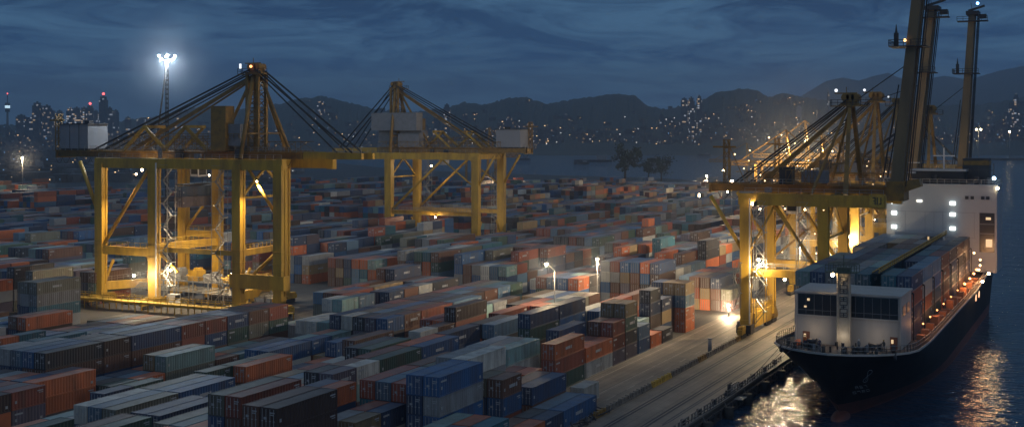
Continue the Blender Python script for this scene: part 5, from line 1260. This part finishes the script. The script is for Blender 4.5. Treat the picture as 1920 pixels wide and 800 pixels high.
for i, (px, py, L_, lab) in enumerate(((1112, 303, 60, 'low dark barge moored in the bay, the larger one'), (980, 300, 26, 'small dark boat in the bay near the middle crane'), (1090, 308, 22, 'small boat just left of the dark barge'), (1320, 292, 26, 'small boat close to the far wooded shore'))):
    p = at(px, py, -2); r = empty('boat', p, TH+R(80), label=lab, cat='boat', group='small boats on the bay')
    n_ = 10; v = []; f = []
    for k in range(n_+1):
        t_ = k/n_; hw = L_*.11*math.sin(math.pi*min(1, t_*1.25+.12)) if t_ < .8 else L_*.11*(1-(t_-.8)/.2)**.6*math.sin(math.pi*.8*1.25+.12*math.pi) if False else L_*.11*(1-abs(2*t_-1)**3)
        v += [(t_*L_-L_/2, -hw, 3), (t_*L_-L_/2, hw, 3), (t_*L_-L_/2, 0, -.5)]
    for k in range(n_): a = k*3; f += [(a, a+3, a+4, a+1), (a, a+2, a+5, a+3), (a+1, a+4, a+5, a+2)]
    me = bpy.data.meshes.new('hull'); me.from_pydata(v, [], f); me.materials.append(DARK); o = bpy.data.objects.new('hull', me); sc.collection.objects.link(o); o.parent = r
    b = MB(); b.box(-L_*.35, -L_*.1, -L_*.06, L_*.06, 3, 3+L_*.12); b.build('cabin', GREY, r)

# ------------------------------------------------------------------ far city
def city_mat(name, base, warm, frac, strength, sx_=3.4, sz_=3.4):
    M_ = bpy.data.materials.new(name); M_.use_nodes = True; t = M_.node_tree; n = t.nodes; l = t.links.new; bs = n['Principled BSDF']; bs.inputs['Base Color'].default_value = (*base, 1); bs.inputs['Roughness'].default_value = .7
    tc = n.new('ShaderNodeTexCoord'); mp = n.new('ShaderNodeMapping'); l(tc.outputs['Object'], mp.inputs[0]); mp.inputs['Scale'].default_value = (1/sx_, 1/sx_, 1/sz_)
    fl = n.new('ShaderNodeVectorMath'); fl.operation = 'FLOOR'; l(mp.outputs[0], fl.inputs[0]); fr = n.new('ShaderNodeVectorMath'); fr.operation = 'FRACTION'; l(mp.outputs[0], fr.inputs[0])
    oi = n.new('ShaderNodeObjectInfo'); wn = n.new('ShaderNodeTexWhiteNoise'); wn.noise_dimensions = '4D'; l(fl.outputs[0], wn.inputs['Vector']); l(oi.outputs['Random'], wn.inputs['W'])
    gt = n.new('ShaderNodeMath'); gt.operation = 'GREATER_THAN'; gt.inputs[1].default_value = 1-frac; l(wn.outputs['Value'], gt.inputs[0])
    ge = n.new('ShaderNodeNewGeometry'); sp_ = n.new('ShaderNodeSeparateXYZ'); l(ge.outputs['True Normal'], sp_.inputs[0]); ab = n.new('ShaderNodeMath'); ab.operation = 'ABSOLUTE'; l(sp_.outputs[2], ab.inputs[0]); lt = n.new('ShaderNodeMath'); lt.operation = 'LESS_THAN'; lt.inputs[1].default_value = .5; l(ab.outputs[0], lt.inputs[0])
    s2 = n.new('ShaderNodeSeparateXYZ'); l(fr.outputs[0], s2.inputs[0]); g2 = n.new('ShaderNodeMath'); g2.operation = 'GREATER_THAN'; g2.inputs[1].default_value = .35; l(s2.outputs[2], g2.inputs[0])
    m1 = n.new('ShaderNodeMath'); m1.operation = 'MULTIPLY'; l(gt.outputs[0], m1.inputs[0]); l(lt.outputs[0], m1.inputs[1]); m2 = n.new('ShaderNodeMath'); m2.operation = 'MULTIPLY'; l(m1.outputs[0], m2.inputs[0]); l(g2.outputs[0], m2.inputs[1])
    m3 = n.new('ShaderNodeMath'); m3.operation = 'MULTIPLY'; l(m2.outputs[0], m3.inputs[0]); m3.inputs[1].default_value = strength
    cx_ = n.new('ShaderNodeValToRGB'); l(wn.outputs['Color'], cx_.inputs[0]); cx_.color_ramp.elements[0].color = (*warm, 1); cx_.color_ramp.elements[1].color = (.75, .85, 1, 1); cx_.color_ramp.elements[0].position = .45; cx_.color_ramp.elements[1].position = .8
    l(cx_.outputs[0], bs.inputs['Emission Color']); l(m3.outputs[0], bs.inputs['Emission Strength']); M_.cycles.emission_sampling = 'NONE'; return M_
TWR = city_mat('tower_facade', (.05, .06, .08), (1, .70, .40), .10, .30, 4.5, 5.0)
TWL = city_mat('tower_facade_lit', (.05, .06, .08), (1, .70, .42), .20, .45, 4.5, 5.0)
towers = [(14, 186, 10, 'T'), (70, 190, 15, 0), (88, 196, 15, 0), (99, 206, 10, 0), (112, 206, 12, 0), (132, 201, 12, 1), (144, 200, 14, 1), (158, 200, 12, 1), (169, 196, 13, 0), (180, 206, 10, 0), (194, 178, 13, 0), (206, 200, 11, 0), (217, 205, 10, 0), (40, 214, 16, 0), (160, 214, 26, 0), (60, 218, 20, 0), (240, 218, 12, 0), (265, 220, 14, 0), (335, 208, 10, 1), (602, 190, 12, 1), (838, 194, 12, 1), (820, 214, 10, 0), (872, 212, 10, 0), (596, 205, 10, 1),
          (1283, 183, 12, 1), (1296, 181, 11, 1), (1311, 178, 9, 1), (1320, 216, 10, 0), (1498, 198, 8, 2), (1535, 205, 7, 1), (1553, 170, 4, 1), (1475, 215, 9, 0), (1430, 214, 9, 0), (1240, 214, 9, 0), (1060, 214, 9, 0), (955, 216, 10, 0), (1905, 175, 8, 1), (1896, 192, 8, 1), (1890, 208, 10, 0), (1745, 212, 8, 1)]
tdesc = {'T': 'slender telecom tower with a glowing ring, at the far left', 0: 'dark tower', 1: 'lit tower', 2: 'pale unlit tower'}
for i, (px, ty, wpx, k) in enumerate(towers):
    D = 2750 + 60*(i % 5); z0 = max(0, terrain(px, D))-2; zt = CH+(HZ-ty)/F*D; w = wpx/F*D; p = atD(px, D, z0); h_ = zt-z0
    nb = sorted([t for t in towers if t is not towers[i]], key=lambda t: abs(t[0]-px))[0]
    side = 'left' if px < nb[0] else 'right'
    where = 'far left skyline' if px < 260 else 'left hills' if px < 500 else 'hill behind the cranes' if px < 900 else 'wooded hills at centre' if px < 1260 else 'hills right of centre' if px < 1600 else 'slope at the far right'
    if k == 'T':
        b = MB(); b.tube((0, 0, 0), (0, 0, h_*.8), w*.25, 8, w*.18); b.tube((0, 0, h_*.72), (0, 0, h_*.92), w*.42, 10); b.tube((0, 0, h_*.9), (0, 0, h_*1.12), w*.08, 5); o = b.build('telecom_tower', mat('tower_concrete', (.1, .11, .13), .8), loc=p)
        b = MB(); b.tube((0, 0, h_*.80), (0, 0, h_*.86), w*.45, 10); b.build('light_ring', glow('ring', (.6, .85, 1), 1.2), o); b = MB(); b.ball((0, 0, h_*1.12), w*.12, 8, 5); b.build('beacon', glow('beacon_red', (1, .1, .1), 4), o)
        tag(o, tdesc['T'], 'tower'); continue
    b = MB(); dd = w*.8; b.box(-dd/2, dd/2, -w/2, w/2, 0, h_*.9); b.box(-dd*.35, dd*.35, -w*.36, w*.36, h_*.9, h_*.965); b.box(-1, 1, -w*.12, w*.12, h_*.965, h_)
    if i % 3 == 0: b.box(-dd*.6, dd*.6, -w*.7, w*.7, 0, h_*.3)
    o = b.build('high_rise', {0: TWR, 1: TWL, 2: mat('pale_tower', (.3, .3, .32), .8) if 'pale_tower' not in bpy.data.materials else bpy.data.materials['pale_tower']}[k], loc=p); o.rotation_euler[2] = TH+rnd.uniform(-.3, .3)
    hgt = 'tallest' if ty < 182 and px < 300 else 'tall' if ty < 200 else 'low'
    tag(o, f"{'tallest' if hgt == 'tallest' else hgt} {tdesc[k]}, number {ordw[i-1] if i else 'first'} from the left along the {where}", 'high rise', 'high rise towers of the far city')
    if i in (8, 10): b = MB(); b.ball((0, 0, h_+2), 3.0, 8, 5); b.build('beacon', bpy.data.materials['beacon_red'] if 'beacon_red' in bpy.data.materials else glow('beacon_red', (1, .1, .1), 4), o)
# countless houses: walls plus lit windows as one mass
q = random.Random(77); walls = []; lit = {0: MB(), 1: MB(), 2: MB()}
dens = [(0, 3.0), (300, 3.0), (420, 1.6), (560, 1.0), (700, 1.0), (900, 1.0), (1250, 1.1), (1450, 1.3), (1560, 1.6), (1800, 1.1), (1920, 1.4)]
dxs, dws = zip(*dens)
cnt = 0; clus = [(q.choice((q.uniform(0, 340), q.uniform(340, 1950), q.uniform(900, 1950))), 2590+abs(q.gauss(0, 260))) for _ in range(46)]
while cnt < 3200:
    px = q.uniform(-60, 1990)
    if q.random() > np.interp(px, dxs, dws)/3.0: continue
    if px < 560 and q.random() < .35: D = q.uniform(1050, 2500); z = 0.0
    else:
        t_ = abs(q.gauss(0, .22)); D = 2560+t_*1300
        if q.random() < .62: cpx, cD = q.choice(clus); px = q.gauss(cpx, 13); D = max(2565, q.gauss(cD, 55))
        if px > 1000 and D < 2640: continue
        if D > 3700: continue
        z = terrain(px, D)-1
        if z > 60 and q.random() < .55: continue
    p = atD(px, D, z); w = q.uniform(6, 16); h_ = q.uniform(5, 13) if D > 1800 else q.uniform(4, 9)
    walls.append((p.x, p.x+w, p.y-w/2, p.y+w/2, z-3, z+h_, (q.uniform(.04, .12),)*3)); cnt += 1
    for _ in range(q.choice((0, 0, 1, 1, 2))):
        s_ = q.choice((.32, .4, .5, .8))*q.uniform(.7, 1.2)*(D/2700); yy = p.y+q.uniform(-.45, .45)*w; zz_ = z+q.uniform(.3, .95)*h_; kk = q.choices((0, 1, 2), (7, 3, .8 if px > 400 else 3))[0]
        if q.random() < .5: lit[kk].box(p.x-s_-.3, p.x-.1, yy-s_, yy+s_, zz_-s_*.6, zz_+s_*.6)
        else: xx = p.x+q.uniform(.1, .9)*w; lit[kk].box(xx-s_, xx+s_, p.y-w/2-s_-.2, p.y-w/2-.1, zz_-s_*.6, zz_+s_*.6)
tw = boxes_mesh('hillside_town', walls, CONTS); tag(tw, 'countless dim houses covering the far shore and hillsides', 'town', kind='stuff')
for kk, (c_, s_) in enumerate((((1, .60, .27), 4.0), ((.95, .92, .9), 2.8), ((.25, .55, 1), 2.4))):
    o = lit[kk].build('town_windows', glow('town_light_%d' % kk, c_, s_)); tag(o, ['warm lit windows scattered over the far town', 'white lit windows scattered over the far town', 'blue lit windows scattered over the far town'][kk], 'lit windows', kind='stuff')

# far breakwater on the right
b = MB(); p0, p1 = atD(1790, 2045, -2.2), atD(2100, 1985, -2.2); b.beam(p0, p1, 30, 7); tag(b.build('breakwater', mat('rock', (.06, .055, .05), .9)), 'long low dark breakwater crossing the water at the right', 'breakwater')
# pale lit sheds behind the middle of the yard
for i, (px, D, w, lab) in enumerate(((905, 760, 34, 'pale flat shed behind the end of the middle girder'), (985, 880, 26, 'lit low shed among the far containers near the centre'), (1345, 820, 44, 'pale lit shed behind the near crane girder'), (530, 700, 30, 'dark blue shed beyond the left crane'))):
    p = atD(px, D); b = MB(); b.box(0, 22, 0, w, 0, 7.5); b.box(-.4, 22.4, -.4, w+.4, 7.5, 8.1)
    o = b.build('shed', HOUSE if i != 3 else mat('shed_blue', (.05, .08, .13), .7), loc=p); tag(o, lab, 'shed')
    w_ = MB(); w_.box(-.15, -.02, 2, w-2, 4.6, 5.6); w_.build('window', WINL if i != 3 else WINB, o)
for o in bpy.data.objects:
    if o.get('label') and len(o['label'].split()) > 16: print('LONG', o['label'])
print('objects', len(bpy.data.objects))
